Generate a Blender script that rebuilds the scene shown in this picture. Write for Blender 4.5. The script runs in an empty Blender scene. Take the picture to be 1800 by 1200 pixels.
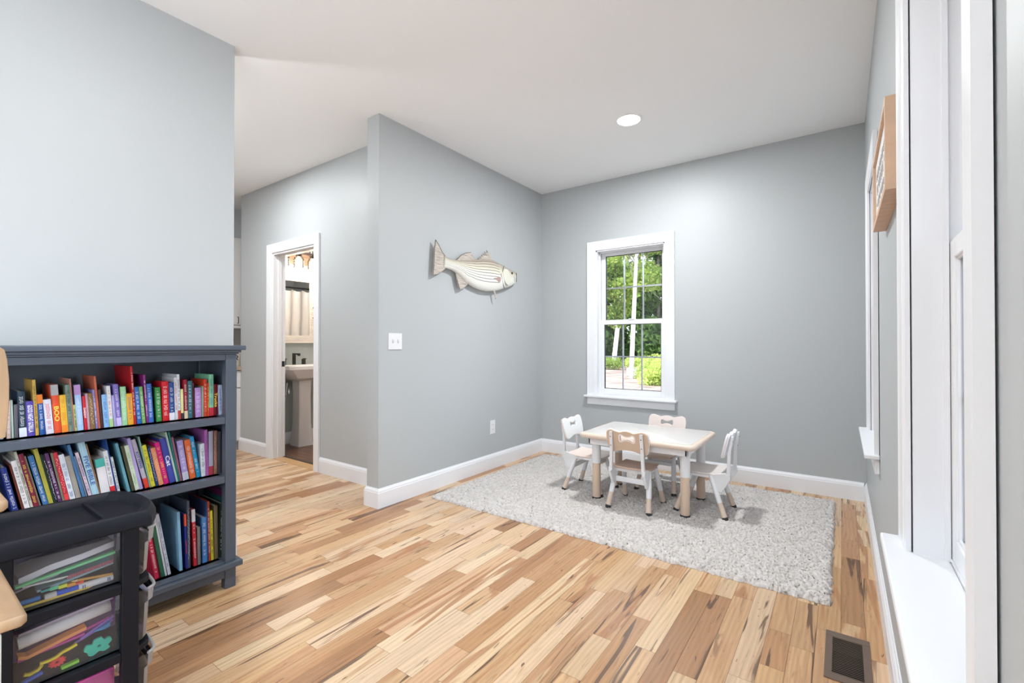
import bpy, bmesh, math, random
import numpy as np
from mathutils import Vector, Matrix
random.seed(7); rng = np.random.default_rng(11)
R = math.radians; PI = math.pi
S = bpy.context.scene
C = S.collection

# ------------------------------------------------------------------ camera, world, sun, exposure
cam = bpy.data.cameras.new('camera'); co = bpy.data.objects.new('camera', cam); C.objects.link(co)
cam.sensor_width = 36.0; cam.lens = 36.0*810.2/1800.0; cam.clip_start = 0.03; cam.clip_end = 300
co.location = (0.0, 0.0, 1.1297)
co.rotation_mode = 'XYZ'; co.rotation_euler = (R(90)+0.0072, 0.0, 0.6215)
S.camera = co
S.view_settings.view_transform = 'Standard'; S.view_settings.look = 'None'
S.view_settings.gamma = 1.0; S.view_settings.use_curve_mapping = False
S.view_settings.exposure = 1.30
W = bpy.data.worlds.new('sky'); S.world = W; W.use_nodes = True
bg = W.node_tree.nodes['Background']
bg.inputs[0].default_value = (0.74, 0.87, 1.0, 1); bg.inputs[1].default_value = 1.9
sun = bpy.data.lights.new('sun', 'SUN'); sun.energy = 3.6; sun.angle = R(0.6); sun.color = (1.0, 0.95, 0.86)
so = bpy.data.objects.new('sun', sun); C.objects.link(so)
so.rotation_euler = Vector((0.62, 0.35, -0.80)).to_track_quat('-Z', 'Y').to_euler()
DOWNLIGHT_W = 9.0      # each recessed ceiling lamp
VANITY_W = 2.2
def portal(name, loc, rot, sx, sy):      # marks a window opening for the sky light
    l = bpy.data.lights.new(name, 'AREA'); l.shape = 'RECTANGLE'; l.size = sx; l.size_y = sy
    l.cycles.is_portal = True
    o = bpy.data.objects.new(name, l); C.objects.link(o); o.location = loc; o.rotation_euler = rot
    return o

def added_daylight(name, loc, rot, sx, sy, watts):      # added area lamp, stands in for daylight from an unseen window
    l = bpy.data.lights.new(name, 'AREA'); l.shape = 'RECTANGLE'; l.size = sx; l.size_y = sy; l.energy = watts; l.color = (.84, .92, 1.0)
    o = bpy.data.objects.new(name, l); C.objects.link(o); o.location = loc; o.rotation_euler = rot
added_daylight('added_daylight', (.10, -1.65, 1.10), (0, R(90), 0), 1.9, 2.2, 34)
# ------------------------------------------------------------------ helpers
def lin(c):
    return tuple((x/12.92 if x <= 0.04045 else ((x+0.055)/1.055)**2.4) for x in c)
def hexc(h, k=1.0):
    return tuple(min(1, v*k) for v in lin([int(h[i:i+2], 16)/255 for i in (0, 2, 4)]))
_m = {}
def mat(name, col=(.8,.8,.8), rough=.5, metal=0.0, spec=.5, emit=None, es=0.0, coat=0.0, bump=None, noise=None, alpha=None):
    if name in _m: return _m[name]
    m = bpy.data.materials.new(name); m.use_nodes = True; nt = m.node_tree; b = nt.nodes['Principled BSDF']
    b.inputs['Base Color'].default_value = (*col, 1); b.inputs['Roughness'].default_value = rough
    b.inputs['Metallic'].default_value = metal; b.inputs['Specular IOR Level'].default_value = spec
    if coat: b.inputs['Coat Weight'].default_value = coat; b.inputs['Coat Roughness'].default_value = .12
    if emit: b.inputs['Emission Color'].default_value = (*emit, 1); b.inputs['Emission Strength'].default_value = es
    tc = nt.nodes.new('ShaderNodeTexCoord')
    if noise:   # (scale, amount, stretch)
        n = nt.nodes.new('ShaderNodeTexNoise'); mp = nt.nodes.new('ShaderNodeMapping'); mp.inputs['Scale'].default_value = noise[2] if len(noise) > 2 else (1,1,1)
        n.inputs['Scale'].default_value = noise[0]; n.inputs['Detail'].default_value = 5
        nt.links.new(tc.outputs['Object'], mp.inputs[0]); nt.links.new(mp.outputs[0], n.inputs['Vector'])
        r = nt.nodes.new('ShaderNodeMapRange'); r.inputs[1].default_value = .3; r.inputs[2].default_value = .7
        r.inputs[3].default_value = 1-noise[1]; r.inputs[4].default_value = 1+noise[1]
        mx = nt.nodes.new('ShaderNodeVectorMath'); mx.operation = 'SCALE'; mx.inputs[0].default_value = col
        nt.links.new(n.outputs['Fac'], r.inputs[0]); nt.links.new(r.outputs[0], mx.inputs['Scale'])
        nt.links.new(mx.outputs[0], b.inputs['Base Color'])
    if bump:    # (scale, strength)
        n = nt.nodes.new('ShaderNodeTexNoise'); n.inputs['Scale'].default_value = bump[0]; n.inputs['Detail'].default_value = 3
        nt.links.new(tc.outputs['Object'], n.inputs['Vector'])
        bp = nt.nodes.new('ShaderNodeBump'); bp.inputs['Strength'].default_value = bump[1]; bp.inputs['Distance'].default_value = .002
        nt.links.new(n.outputs['Fac'], bp.inputs['Height']); nt.links.new(bp.outputs[0], b.inputs['Normal'])
    _m[name] = m; return m
def glassy(name, tint=(1,1,1), gloss=.06, milky=0.0, rough=0.02):
    if name in _m: return _m[name]
    m = bpy.data.materials.new(name); m.use_nodes = True; nt = m.node_tree; nt.nodes.clear()
    out = nt.nodes.new('ShaderNodeOutputMaterial'); tr = nt.nodes.new('ShaderNodeBsdfTransparent'); tr.inputs[0].default_value = (*tint, 1)
    gl = nt.nodes.new('ShaderNodeBsdfGlossy'); gl.inputs['Roughness'].default_value = rough
    fr = nt.nodes.new('ShaderNodeFresnel'); fr.inputs['IOR'].default_value = 1.45
    mx = nt.nodes.new('ShaderNodeMixShader'); nt.links.new(fr.outputs[0], mx.inputs[0])
    src = tr
    if milky:
        df = nt.nodes.new('ShaderNodeBsdfDiffuse'); df.inputs[0].default_value = (.85,.85,.86,1)
        tl = nt.nodes.new('ShaderNodeBsdfTranslucent'); tl.inputs[0].default_value = (.8,.8,.82,1)
        m1 = nt.nodes.new('ShaderNodeMixShader'); m1.inputs[0].default_value = .5; nt.links.new(df.outputs[0], m1.inputs[1]); nt.links.new(tl.outputs[0], m1.inputs[2])
        m2 = nt.nodes.new('ShaderNodeMixShader'); m2.inputs[0].default_value = milky; nt.links.new(tr.outputs[0], m2.inputs[1]); nt.links.new(m1.outputs[0], m2.inputs[2]); src = m2
    nt.links.new(src.outputs[0], mx.inputs[1]); nt.links.new(gl.outputs[0], mx.inputs[2]); nt.links.new(mx.outputs[0], out.inputs[0])
    _m[name] = m; return m

def tag(o, label=None, cat=None, group=None, kind=None):
    if label: o['label'] = label
    if cat: o['category'] = cat
    if group: o['group'] = group
    if kind: o['kind'] = kind
    return o
def empty(name, loc=(0,0,0), rz=0, parent=None):
    o = bpy.data.objects.new(name, None); C.objects.link(o); o.location = loc; o.rotation_euler = (0,0,rz); o.empty_display_size = .05
    if parent: o.parent = parent
    return o
def thing(name, label, cat, loc=(0,0,0), rz=0, group=None):
    return tag(empty(name, loc, rz), label, cat, group)
def link_mesh(name, me, mats, parent=None, smooth=None, bevel=0):
    o = bpy.data.objects.new(name, me); C.objects.link(o)
    if not isinstance(mats, (list, tuple)): mats = [mats]
    if not me.materials:
        for m in mats: me.materials.append(m)
    if smooth is not None:
        for p in me.polygons: p.use_smooth = True
        me.set_sharp_from_angle(angle=R(smooth))
    if parent: o.parent = parent
    if bevel:
        b = o.modifiers.new('bevel', 'BEVEL'); b.width = bevel; b.segments = 2; b.limit_method = 'ANGLE'; b.angle_limit = R(40)
    return o

class MB:
    def __init__(s): s.v = []; s.f = []; s.m = []
    def add(s, vs, fs, m=0, M=None):
        k = len(s.v)
        for v in vs: s.v.append(tuple(M @ Vector(v)) if M is not None else tuple(v))
        for f in fs: s.f.append([k+i for i in f]); s.m.append(m)
        return s
    def box(s, x0, x1, y0, y1, z0, z1, m=0, M=None):
        vs = [(x,y,z) for z in (z0,z1) for y in (y0,y1) for x in (x0,x1)]
        return s.add(vs, [(0,2,3,1),(4,5,7,6),(0,1,5,4),(2,6,7,3),(0,4,6,2),(1,3,7,5)], m, M)
    def quad(s, a, b, c, d, m=0): return s.add([a,b,c,d], [(0,1,2,3)], m)
    def loft(s, rings, m=0, M=None, cap=True, closed=True):
        n = len(rings[0]); vs = [v for r in rings for v in r]; fs = []
        for i in range(len(rings)-1):
            for j in range(n if closed else n-1):
                k = (j+1) % n; fs.append((i*n+j, i*n+k, (i+1)*n+k, (i+1)*n+j))
        if cap: fs += [tuple(range(n))[::-1], tuple((len(rings)-1)*n+i for i in range(n))]
        return s.add(vs, fs, m, M)
    def tube(s, pts, r, n=12, m=0, M=None, sq=1.0):
        pts = [Vector(p) for p in pts]; rs = r if isinstance(r, (list, tuple)) else [r]*len(pts); rings = []
        up = None
        for i, p in enumerate(pts):
            d = (pts[min(i+1, len(pts)-1)] - pts[max(i-1, 0)]).normalized()
            if up is None:
                up = Vector((0,0,1)) if abs(d.z) < .9 else Vector((1,0,0))
            a = d.cross(up).normalized(); b = a.cross(d).normalized(); up = b
            rings.append([p + a*math.cos(2*PI*k/n)*rs[i] + b*math.sin(2*PI*k/n)*rs[i]*sq for k in range(n)])
        return s.loft(rings, m, M)
    def lathe(s, prof, n=24, m=0, M=None):
        return s.loft([[(r*math.cos(2*PI*k/n), r*math.sin(2*PI*k/n), z) for k in range(n)] for r, z in prof], m, M)
    def prism(s, poly, f, d0, d1, m=0, M=None):    # f(a,b,d) -> xyz
        return s.loft([[f(a,b,d0) for a,b in poly], [f(a,b,d1) for a,b in poly]], m, M)
    def bar(s, p0, p1, w, h, m=0, M=None, side=Vector((1,0,0))):   # rectangular bar, w along side
        p0, p1 = Vector(p0), Vector(p1); d = (p1-p0).normalized(); a = (side - d*side.dot(d)).normalized(); b = d.cross(a)
        q = [(-1,-1),(1,-1),(1,1),(-1,1)]
        return s.loft([[p + a*u*w/2 + b*v*h/2 for u,v in q] for p in (p0,p1)], m, M)
    def build(s, name, mats, parent=None, smooth=None, bevel=0):
        me = bpy.data.meshes.new(name); me.from_pydata(s.v, [], s.f)
        if not isinstance(mats, (list, tuple)): mats = [mats]
        for mm in mats: me.materials.append(mm)
        me.polygons.foreach_set('material_index', s.m); me.update()
        bm = bmesh.new(); bm.from_mesh(me); bmesh.ops.recalc_face_normals(bm, faces=bm.faces); bm.to_mesh(me); bm.free()
        return link_mesh(name, me, mats, parent, smooth, bevel)
def smoothpts(pts, k=4):
    out = []; n = len(pts)
    for i in range(n):
        p0,p1,p2,p3 = [Vector(pts[(i+j-1) % n]) for j in range(4)]
        for t in [a/k for a in range(k)]:
            out.append(tuple(.5*((2*p1)+(-p0+p2)*t+(2*p0-5*p1+4*p2-p3)*t*t+(-p0+3*p1-3*p2+p3)*t**3)))
    return out
def plate_mesh(splines, ext, bev=0.0):      # flat plate from closed outlines in XY, thickness 2*ext
    cu = bpy.data.curves.new('plate', 'CURVE'); cu.dimensions = '2D'; cu.fill_mode = 'BOTH'; cu.extrude = ext; cu.bevel_depth = bev; cu.bevel_resolution = 1
    for pts in splines:
        sp = cu.splines.new('POLY'); sp.points.add(len(pts)-1); sp.use_cyclic_u = True
        for i, p in enumerate(pts): sp.points[i].co = (p[0], p[1], 0, 1)
    o = bpy.data.objects.new('plate', cu); C.objects.link(o); dg = bpy.context.evaluated_depsgraph_get()
    me = bpy.data.meshes.new_from_object(o.evaluated_get(dg)); bpy.data.objects.remove(o); bpy.data.curves.remove(cu)
    return me
def plate(name, splines, ext, bev, M, m, parent=None, smooth=35):
    me = plate_mesh(splines, ext, bev); me.transform(M); me.materials.clear(); me.materials.append(m)
    return link_mesh(name, me, m, parent, smooth)
def text_mesh(txt, size, ext=.0002):
    cu = bpy.data.curves.new('t', 'FONT'); cu.body = txt; cu.size = size; cu.extrude = ext; cu.align_x = 'CENTER'; cu.align_y = 'CENTER'; cu.resolution_u = 3; cu.offset = size*.015
    o = bpy.data.objects.new('t', cu); C.objects.link(o); dg = bpy.context.evaluated_depsgraph_get()
    me = bpy.data.meshes.new_from_object(o.evaluated_get(dg)); bpy.data.objects.remove(o); bpy.data.curves.remove(cu)
    return me

# ------------------------------------------------------------------ materials
M_wall = mat('wall_paint', (.455,.478,.488), .47, spec=.36, bump=(220,.05))
M_ceil = mat('ceiling_paint', (.92,.935,.95), .8, spec=.2)
M_trim = mat('white_trim_paint', (.82,.83,.86), .32, spec=.5)
M_vinyl = mat('white_vinyl', (.82,.83,.85), .35)
M_glass = glassy('window_glass')
M_dark = mat('dark_gasket', (.03,.035,.04), .5)
M_grille = mat('grille_grey', (.60,.64,.68), .4)
M_white = mat('white_plastic', (.78,.78,.80), .35)
M_tan = mat('tan_plastic', (.66,.50,.38), .45)
M_black = mat('black_rubber', (.02,.02,.025), .5)
M_chrome = mat('chrome', (.75,.76,.78), .15, metal=1)
M_bronze = mat('dark_bronze', (.05,.045,.04), .35, metal=.6)
M_shelf = mat('slate_grey_paint', (.070,.086,.115), .38, spec=.5)
M_wood = mat('birch_wood', (.43,.28,.165), .42, noise=(9,.12,(1,6,1)))
M_pages = mat('page_paper', (.72,.69,.62), .8)
M_porc = mat('porcelain', (.84,.80,.78), .12, spec=.6)
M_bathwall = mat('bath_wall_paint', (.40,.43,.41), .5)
M_kwall = mat('kitchen_wall_paint', (.72,.73,.74), .6)

# ------------------------------------------------------------------ room shell
H = 2.74
def wall(name, axis, p0, p1, u0, u1, holes=(), z1=H, m=M_wall):
    """axis 'x': wall thin in x (p0..p1), runs along y u0..u1; holes (a,b,za,zb)"""
    us = sorted({u0, u1, *[h[0] for h in holes], *[h[1] for h in holes]}); zs = sorted({0, z1, *[h[2] for h in holes], *[h[3] for h in holes]})
    b = MB()
    for a, c in zip(us, us[1:]):
        for za, zc in zip(zs, zs[1:]):
            if any(h[0] <= a and c <= h[1] and h[2] <= za and zc <= h[3] for h in holes): continue
            if axis == 'x': b.box(p0, p1, a, c, za, zc)
            else: b.box(a, c, p0, p1, za, zc)
    o = b.build(name, m)
    bm = bmesh.new(); bm.from_mesh(o.data); bmesh.ops.remove_doubles(bm, verts=bm.verts, dist=1e-5)
    seen = {}
    for f in list(bm.faces):          # drop the faces shared by neighbouring blocks
        k = tuple(round(c, 4) for c in f.calc_center_median()); seen.setdefault(k, []).append(f)
    bmesh.ops.delete(bm, geom=[f for fs in seen.values() if len(fs) > 1 for f in fs], context='FACES_ONLY')
    bm.to_mesh(o.data); bm.free()
    return tag(o, kind='structure')
XR, YB, XF, XE, YF, YD = .14, 4.19, -2.61, -2.736, 2.058, 2.341
WIN = .34      # half width of a window opening
ZS, ZT = .635, 2.06
near_c, far_c, back_c = 1.157, 3.15, -1.64; WNEAR = .346
wall('wall_right', 'x', XR, XR+.15, -3.1, YB+.15, [(near_c-WNEAR, near_c+WNEAR, .599, ZT-.015), (far_c-WIN, far_c+WIN, .599, ZT-.015), (-2.8, -.5, .079, ZT-.015)])
wall('wall_back', 'y', YB, YB+.15, -5.28, XR, [(back_c-WIN, back_c+WIN, ZS-.021, ZT)])
wall('wall_partition', 'x', XE, XF, YF, YB)
wall('wall_left', 'x', -2.78, -2.66, -3.0, 1.1427)
wall('wall_hall', 'y', YD, YD+.12, -5.28, XE, [(-4.61, -3.865, 0, 2.04)])
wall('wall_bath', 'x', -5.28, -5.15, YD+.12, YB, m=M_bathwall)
wall('wall_kitchen', 'x', -6.02, -5.9, -3.1, 2.9, m=M_kwall)
wall('wall_kitchen_end', 'y', 2.8, 2.9, -5.9, -5.28, m=M_kwall)
wall('wall_front', 'y', -3.1, -3.0, -5.9, XR)
tag(MB().box(-6.02, XR+.15, -3.1, YB+.15, H, H+.2).build('ceiling', M_ceil), kind='structure')

# floor: every board is a face with its own colour and its own grain offset
def floor_material():
    m = bpy.data.materials.new('hickory_boards'); m.use_nodes = True; nt = m.node_tree; N = nt.nodes.new; L = nt.links.new
    b = nt.nodes['Principled BSDF']; b.inputs['Roughness'].default_value = .30; b.inputs['Specular IOR Level'].default_value = .45
    tc = N('ShaderNodeTexCoord'); at = N('ShaderNodeAttribute'); at.attribute_name = 'board'; sd = N('ShaderNodeAttribute'); sd.attribute_name = 'seed'
    off = N('ShaderNodeVectorMath'); off.operation = 'SCALE'; off.inputs['Scale'].default_value = 37.0; L(sd.outputs['Color'], off.inputs[0])
    def nz(scale, stretch, detail=4, dist=0.0):
        mp = N('ShaderNodeMapping'); mp.inputs['Scale'].default_value = stretch; L(tc.outputs['Object'], mp.inputs[0])
        ad = N('ShaderNodeVectorMath'); L(mp.outputs[0], ad.inputs[0]); L(off.outputs[0], ad.inputs[1])
        n = N('ShaderNodeTexNoise'); n.inputs['Scale'].default_value = scale; n.inputs['Detail'].default_value = detail; n.inputs['Distortion'].default_value = dist
        L(ad.outputs[0], n.inputs['Vector']); return n.outputs['Fac']
    def rng_(src, a, c, lo, hi):
        r = N('ShaderNodeMapRange'); r.inputs[1].default_value = a; r.inputs[2].default_value = c; r.inputs[3].default_value = lo; r.inputs[4].default_value = hi; L(src, r.inputs[0]); return r.outputs[0]
    def mul(x, y):
        q = N('ShaderNodeMath'); q.operation = 'MULTIPLY'; L(x, q.inputs[0])
        if isinstance(y, (int, float)): q.inputs[1].default_value = y
        else: L(y, q.inputs[1])
        return q.outputs[0]
    def mix(fac, a, col):
        x = N('ShaderNodeMix'); x.data_type = 'RGBA'; L(fac, x.inputs[0]); L(a, x.inputs[6])
        if isinstance(col, tuple): x.inputs[7].default_value = (*col, 1)
        else: L(col, x.inputs[7])
        return x.outputs[2]
    sep = N('ShaderNodeSeparateColor'); L(sd.outputs['Color'], sep.inputs[0])
    heart = rng_(nz(1.0, (11, 1.1, 1), 2, 1.4), .54, .58, 0, 1)            # sweeps of brown heartwood
    heart = mul(heart, rng_(sep.outputs[0], .30, .80, 0, .80))
    c = mix(heart, at.outputs['Color'], (.40,.185,.08))
    grain = rng_(nz(1.0, (60, 3.2, 1), 5, 1.5), .35, .65, 0, 1)            # fine grain
    c2 = N('ShaderNodeVectorMath'); c2.operation = 'SCALE'; L(c, c2.inputs[0]); L(rng_(grain, 0, 1, .92, 1.05), c2.inputs['Scale']); c = c2.outputs[0]
    cath = N('ShaderNodeTexWave'); cath.wave_type = 'BANDS'; cath.bands_direction = 'X'; cath.inputs['Scale'].default_value = 1.0; cath.inputs['Distortion'].default_value = 9; cath.inputs['Detail'].default_value = 2; cath.inputs['Detail Scale'].default_value = .7
    mp = N('ShaderNodeMapping'); mp.inputs['Scale'].default_value = (16, 2.2, 1); L(tc.outputs['Object'], mp.inputs[0]); ad = N('ShaderNodeVectorMath'); L(mp.outputs[0], ad.inputs[0]); L(off.outputs[0], ad.inputs[1]); L(ad.outputs[0], cath.inputs['Vector'])
    c3 = N('ShaderNodeVectorMath'); c3.operation = 'SCALE'; L(c, c3.inputs[0]); L(rng_(cath.outputs['Fac'], 0, 1, .90, 1.04), c3.inputs['Scale']); c = c3.outputs[0]
    streak = mul(rng_(nz(1.0, (24, 1.3, 1), 3, 1.0), .605, .64, 0, 1), rng_(sep.outputs[1], .20, .5, 0, 1))   # dark mineral streaks
    c = mix(mul(streak, .85), c, (.10,.05,.028))
    flecks = mul(rng_(nz(1.0, (60, 12, 1), 2, .4), .705, .73, 0, 1), rng_(sep.outputs[2], .3, .8, 0, 1))      # knots and pin marks
    c = mix(mul(flecks, .85), c, (.09,.035,.02))
    L(c, b.inputs['Base Color'])
    L(rng_(grain, 0, 1, .27, .36), b.inputs['Roughness'])
    bp = N('ShaderNodeBump'); bp.inputs['Strength'].default_value = .12; bp.inputs['Distance'].default_value = .001; L(grain, bp.inputs['Height']); L(bp.outputs[0], b.inputs['Normal'])
    return m
TONES = [(.70,.515,.345), (.60,.375,.205), (.46,.245,.120), (.27,.135,.065)]
KNOWN = [(-2.009,0.804,3),(-1.962,0.98,3),(-1.541,1.096,2),(-1.503,0.929,3),(-2.171,1.11,1.8),(-1.528,1.509,2),(-1.269,1.379,2.2),(-1.323,1.848,2.4),(-1.435,2.352,2.6),(-1.023,1.932,1.7),(-0.745,1.802,1.8),(-1.239,1.602,0.2),(-1.189,1.391,0),(-0.478,1.815,2.6),(-0.485,1.623,2.8),(-0.182,1.948,2.4),(-0.124,2.347,1.8),(-0.371,1.934,1.6),(-0.278,2.044,1.7),(0.018,2.879,2.8),(0.048,3.315,2.2),(-0.005,3.707,2.2),(-0.023,2.142,1.9),(0.1,2.229,1.9),(-1.134,2.206,2.2),(-1.065,2.339,1.7),(-0.288,2.282,0.4),(-0.702,1.881,0.8),(-0.598,2.175,1.9),(-2.247,1.672,0.2),(-1.687,1.587,0.3),(-2.096,1.295,0.2),(-2.452,1.11,1.6),(-1.785,1.211,2.0),(-1.918,1.567,2.0),(-0.709,1.463,2.4),(-0.867,1.421,2.5),(-0.863,1.582,1),(-0.577,1.787,0.5)]
def tone(t):
    t = max(0, min(2.999, t)); i = int(t); f = t-i
    return tuple(TONES[i][k]*(1-f)+TONES[i+1][k]*f for k in range(3))
def build_floor():
    vs, fs, cols, seeds = [], [], [], []
    rr = random.Random(21)
    def board(x0, x1, y0, y1, t):
        k = len(vs); g = .0005
        vs.extend([(x0+g,y0+g,0),(x1-g,y0+g,0),(x1-g,y1-g,0),(x0+g,y1-g,0)]); fs.append((k,k+1,k+2,k+3))
        c = tone(t); j = rr.uniform(.93, 1.06); cols.append((c[0]*j, c[1]*j*rr.uniform(.98,1.02), c[2]*j*rr.uniform(.95,1.05), 1)); seeds.append((rr.random(), rr.random(), rr.random(), 1))
    w = .079; n0 = -76; x = -.008 + w*n0
    for i in range(n0, 3):
        x0 = -.008+w*i; x1 = x0+w; y = -3.0 - rr.random()
        yend = YB if x0 > XE-.02 else (2.40 if x0 > -5.3 else 2.8)
        if x0 < -2.70 and x1 > XE: yend = YB
        while y < yend:
            l = rr.choice([rr.uniform(.22,.5), rr.uniform(.4,.9), rr.uniform(.6,1.15)]); y1 = min(y+l, yend)
            if yend - y1 < .12: y1 = yend
            r = rr.random()
            t = rr.uniform(0,.55) if r < .46 else rr.uniform(.5,1.1) if r < .76 else rr.uniform(1.1,1.8) if r < .93 else rr.uniform(1.9,2.6)
            for kx, ky, kt in KNOWN:
                if x0 <= kx < x1 and y <= ky < y1: t = kt*.85
            ya = max(y, -3.0)
            if y1 > ya: board(x0, min(x1, XR), ya, y1, t)
            y = y1
    board(-4.61, -3.865, 2.40, 2.455, .9) if False else None
    me = bpy.data.meshes.new('floor'); k = len(vs)
    vs += [(-5.9,-3.0,-.003),(XR,-3.0,-.003),(XR,YB,-.003),(-5.9,YB,-.003)]; fs.append((k,k+1,k+2,k+3)); cols.append((.1,.05,.03,1)); seeds.append((0,0,0,1))
    me.from_pydata(vs, [], fs)
    a = me.color_attributes.new('board', 'FLOAT_COLOR', 'CORNER'); b = me.color_attributes.new('seed', 'FLOAT_COLOR', 'CORNER')
    a.data.foreach_set('color', np.repeat(np.array(cols, dtype=np.float32), 4, axis=0).ravel()); b.data.foreach_set('color', np.repeat(np.array(seeds, dtype=np.float32), 4, axis=0).ravel())
    me.materials.append(floor_material()); me.materials.append(mat('board_gap', (.12,.06,.03), .9)); me.polygons[len(fs)-1].material_index = 1
    tag(link_mesh('floor', me, []), kind='structure')
build_floor()
tag(MB().box(-5.15, XE, 2.462, YB, -.003, .001).build('floor_bathroom', mat('dark_bath_floor', (.13,.06,.035), .35, noise=(6,.55,(1,5,1)))), kind='structure')
tag(MB().box(-4.61, -3.865, 2.342, 2.44, -.002, .003).build('trim_threshold', mat('threshold_wood', (.50,.30,.14), .35, noise=(8,.1,(6,1,1)))), kind='structure')
tag(MB().box(-4.61, -3.865, 2.44, 2.475, -.002, .006).build('trim_threshold_dark', mat('threshold_dark', (.05,.035,.025), .4)), kind='structure')

BB = [(0,0),(.015,0),(.015,.105),(.0125,.110),(.0125,.116),(.009,.124),(.0055,.129),(.004,.1345),(0,.1345)]
def baseboard(name, path, prof=BB, m=M_trim):
    n = len(path); b = MB(); rings = []
    P = [Vector((x,y)) for x,y in path]
    for i in range(n):
        ds = []
        if i > 0: ds.append((P[i]-P[i-1]).normalized())
        if i < n-1: ds.append((P[i+1]-P[i]).normalized())
        ns = [Vector((d.y, -d.x)) for d in ds]     # room side is on the right hand
        nn = ns[0] if len(ns) == 1 else (ns[0]+ns[1])/(1+ns[0].dot(ns[1]))
        rings.append([(P[i].x+nn.x*d, P[i].y+nn.y*d, z) for d, z in prof])
    return tag(b.loft(rings).build(name, m), kind='structure')
baseboard('baseboard_partition', [(XE, YD-.016), (XE, YF), (XF, YF), (XF, YB)])
baseboard('baseboard_back', [(XF+.015, YB), (XR-.015, YB)])
baseboard('baseboard_right', [(XR, YB), (XR, -.40)])
baseboard('baseboard_hall', [(-3.775, YD), (XE-.001, YD)])
baseboard('baseboard_hall_end', [(-5.28, 2.45), (-5.28, YD), (-4.70, YD)])
baseboard('baseboard_left', [(-2.66, -3.0), (-2.66, 1.1427), (-2.78, 1.1427), (-2.78, .2)])
baseboard('baseboard_bath', [(-5.15, 2.462), (-5.15, YB), (XE, YB)])

# casing around an opening, local frame: u along wall, t out into the room (towards -y), z up
CAS = [(0,0),(0,.010),(.010,.0125),(.018,.0125),(.020,.0145),(.055,.0155),(.066,.0165),(.074,.0165),(.077,.018),(.088,.018),(.088,0)]
def casing(b, u0, u1, z0, z1, gap=0.0, y0=0.0, sgn=-1):
    for i in range(len(CAS)):
        (a,t), (c,s) = CAS[i], CAS[(i+1) % len(CAS)]
        t += gap; s += gap
        def pts(a, t): return [(u0-a, y0+sgn*t, z0), (u0-a, y0+sgn*t, z1+a), (u1+a, y0+sgn*t, z1+a), (u1+a, y0+sgn*t, z0)]
        A, B = pts(a,t), pts(c,s)
        for k in range(3): b.quad(A[k], A[k+1], B[k+1], B[k])
    for e in (0, 3):
        b.add([((u0-a) if e == 0 else (u1+a), y0+sgn*(t+gap), z0) for a, t in CAS], [tuple(range(len(CAS)))])
    return b

def window(name, loc, rz, hw, zs, zt, gap=0.0, depth=.15, cols=3, mull=False, gasket=True):
    w = tag(empty(name, loc, rz), kind='structure')
    b = MB(); casing(b, -hw, hw, zs, zt, gap); b.build('casing', M_trim, w)
    # jamb liner
    b = MB(); t = .012
    b.box(-hw, -hw+t, 0, depth, zs, zt).box(hw-t, hw, 0, depth, zs, zt).box(-hw, hw, 0, depth, zt-t, zt)
    b.box(-hw+t, -hw+t+.010, .055, .066, zs, zt-t).box(hw-t-.010, hw-t, .055, .066, zs, zt-t).box(-hw+t, hw-t, .055, .066, zt-t-.010, zt-t)   # inner stops
    b.build('jamb', M_trim, w)
    # stool and apron
    b = MB(); e = .088+.022
    b.prism([(-hw-e,-.055-gap),(hw+e,-.055-gap),(hw+e,-.0004),(hw-.0005,-.0004),(hw-.0005,.066),(-hw+.0005,.066),(-hw+.0005,-.0004),(-hw-e,-.0004)], lambda a,c,dd: (a,c,dd), zs-.020, zs)
    b.build('window_stool', M_trim, w, bevel=.005)
    MB().box(-hw-.088, hw+.088, -.016-gap, 0, zs-.092, zs-.0205).build('window_apron', M_trim, w, bevel=.004)
    MB().box(-hw, hw, .066, depth+.03, zs-.02, zs+.008).build('outer_sill', M_vinyl, w)
    iw = hw-t-.002; zm = 1.352
    def sash(nm, y0, y1, z0, z1, top, bot, st):
        s = MB(); s.box(-iw, -iw+st, y0, y1, z0, z1).box(iw-st, iw, y0, y1, z0, z1).box(-iw+st, iw-st, y0, y1, z1-top, z1).box(-iw+st, iw-st, y0, y1, z0, z0+bot)
        if mull: s.box(-.06, .06, y0, y1, z0+bot, z1-top)
        so_ = s.build(nm, M_vinyl, w, bevel=.003)
        g0, g1, h0, h1 = -iw+st, iw-st, z0+bot, z1-top; ym = (y0+y1)/2
        MB().box(g0, g1, ym-.002, ym+.002, h0, h1).build('pane', M_glass, so_)
        k = MB(); q = .0045
        for yy in (ym-.010, ym+.004):
            k.box(g0, g0+q, yy, yy+.005, h0, h1).box(g1-q, g1, yy, yy+.005, h0, h1).box(g0+q, g1-q, yy, yy+.005, h0, h0+q).box(g0+q, g1-q, yy, yy+.005, h1-q, h1)
        k.build('gasket', M_dark if gasket else M_vinyl, so_)
        gr = MB(); m_ = .007
        for i in range(1, cols):
            u = g0+(g1-g0)*i/cols; gr.box(u-m_, u+m_, ym+.003, ym+.009, h0, h1)
        zc = (h0+h1)/2; gr.box(g0, g1, ym+.0025, ym+.0095, zc-m_, zc+m_)
        gr.build('grille', M_grille, so_)
    sash('lower_sash', .068, .100, zs+.008, zm+.022, .045, .055, .044)
    sash('upper_sash', .102, .134, zm-.022, zt-t, .036, .042, .044)
    MB().box(-.03, .03, .060, .069, zm+.0225, zm+.030).build('sash_lock', M_vinyl, w)
    p = portal('daylight_portal', (0,0,0), (0,0,0), 2*hw, zt-zs)
    p.parent = w; p.location = (0, depth+.02, (zs+zt)/2); p.rotation_euler = (R(-90), 0, 0)
    return w
window('window_1', (back_c, YB, 0), 0, WIN, ZS, ZT)
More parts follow.
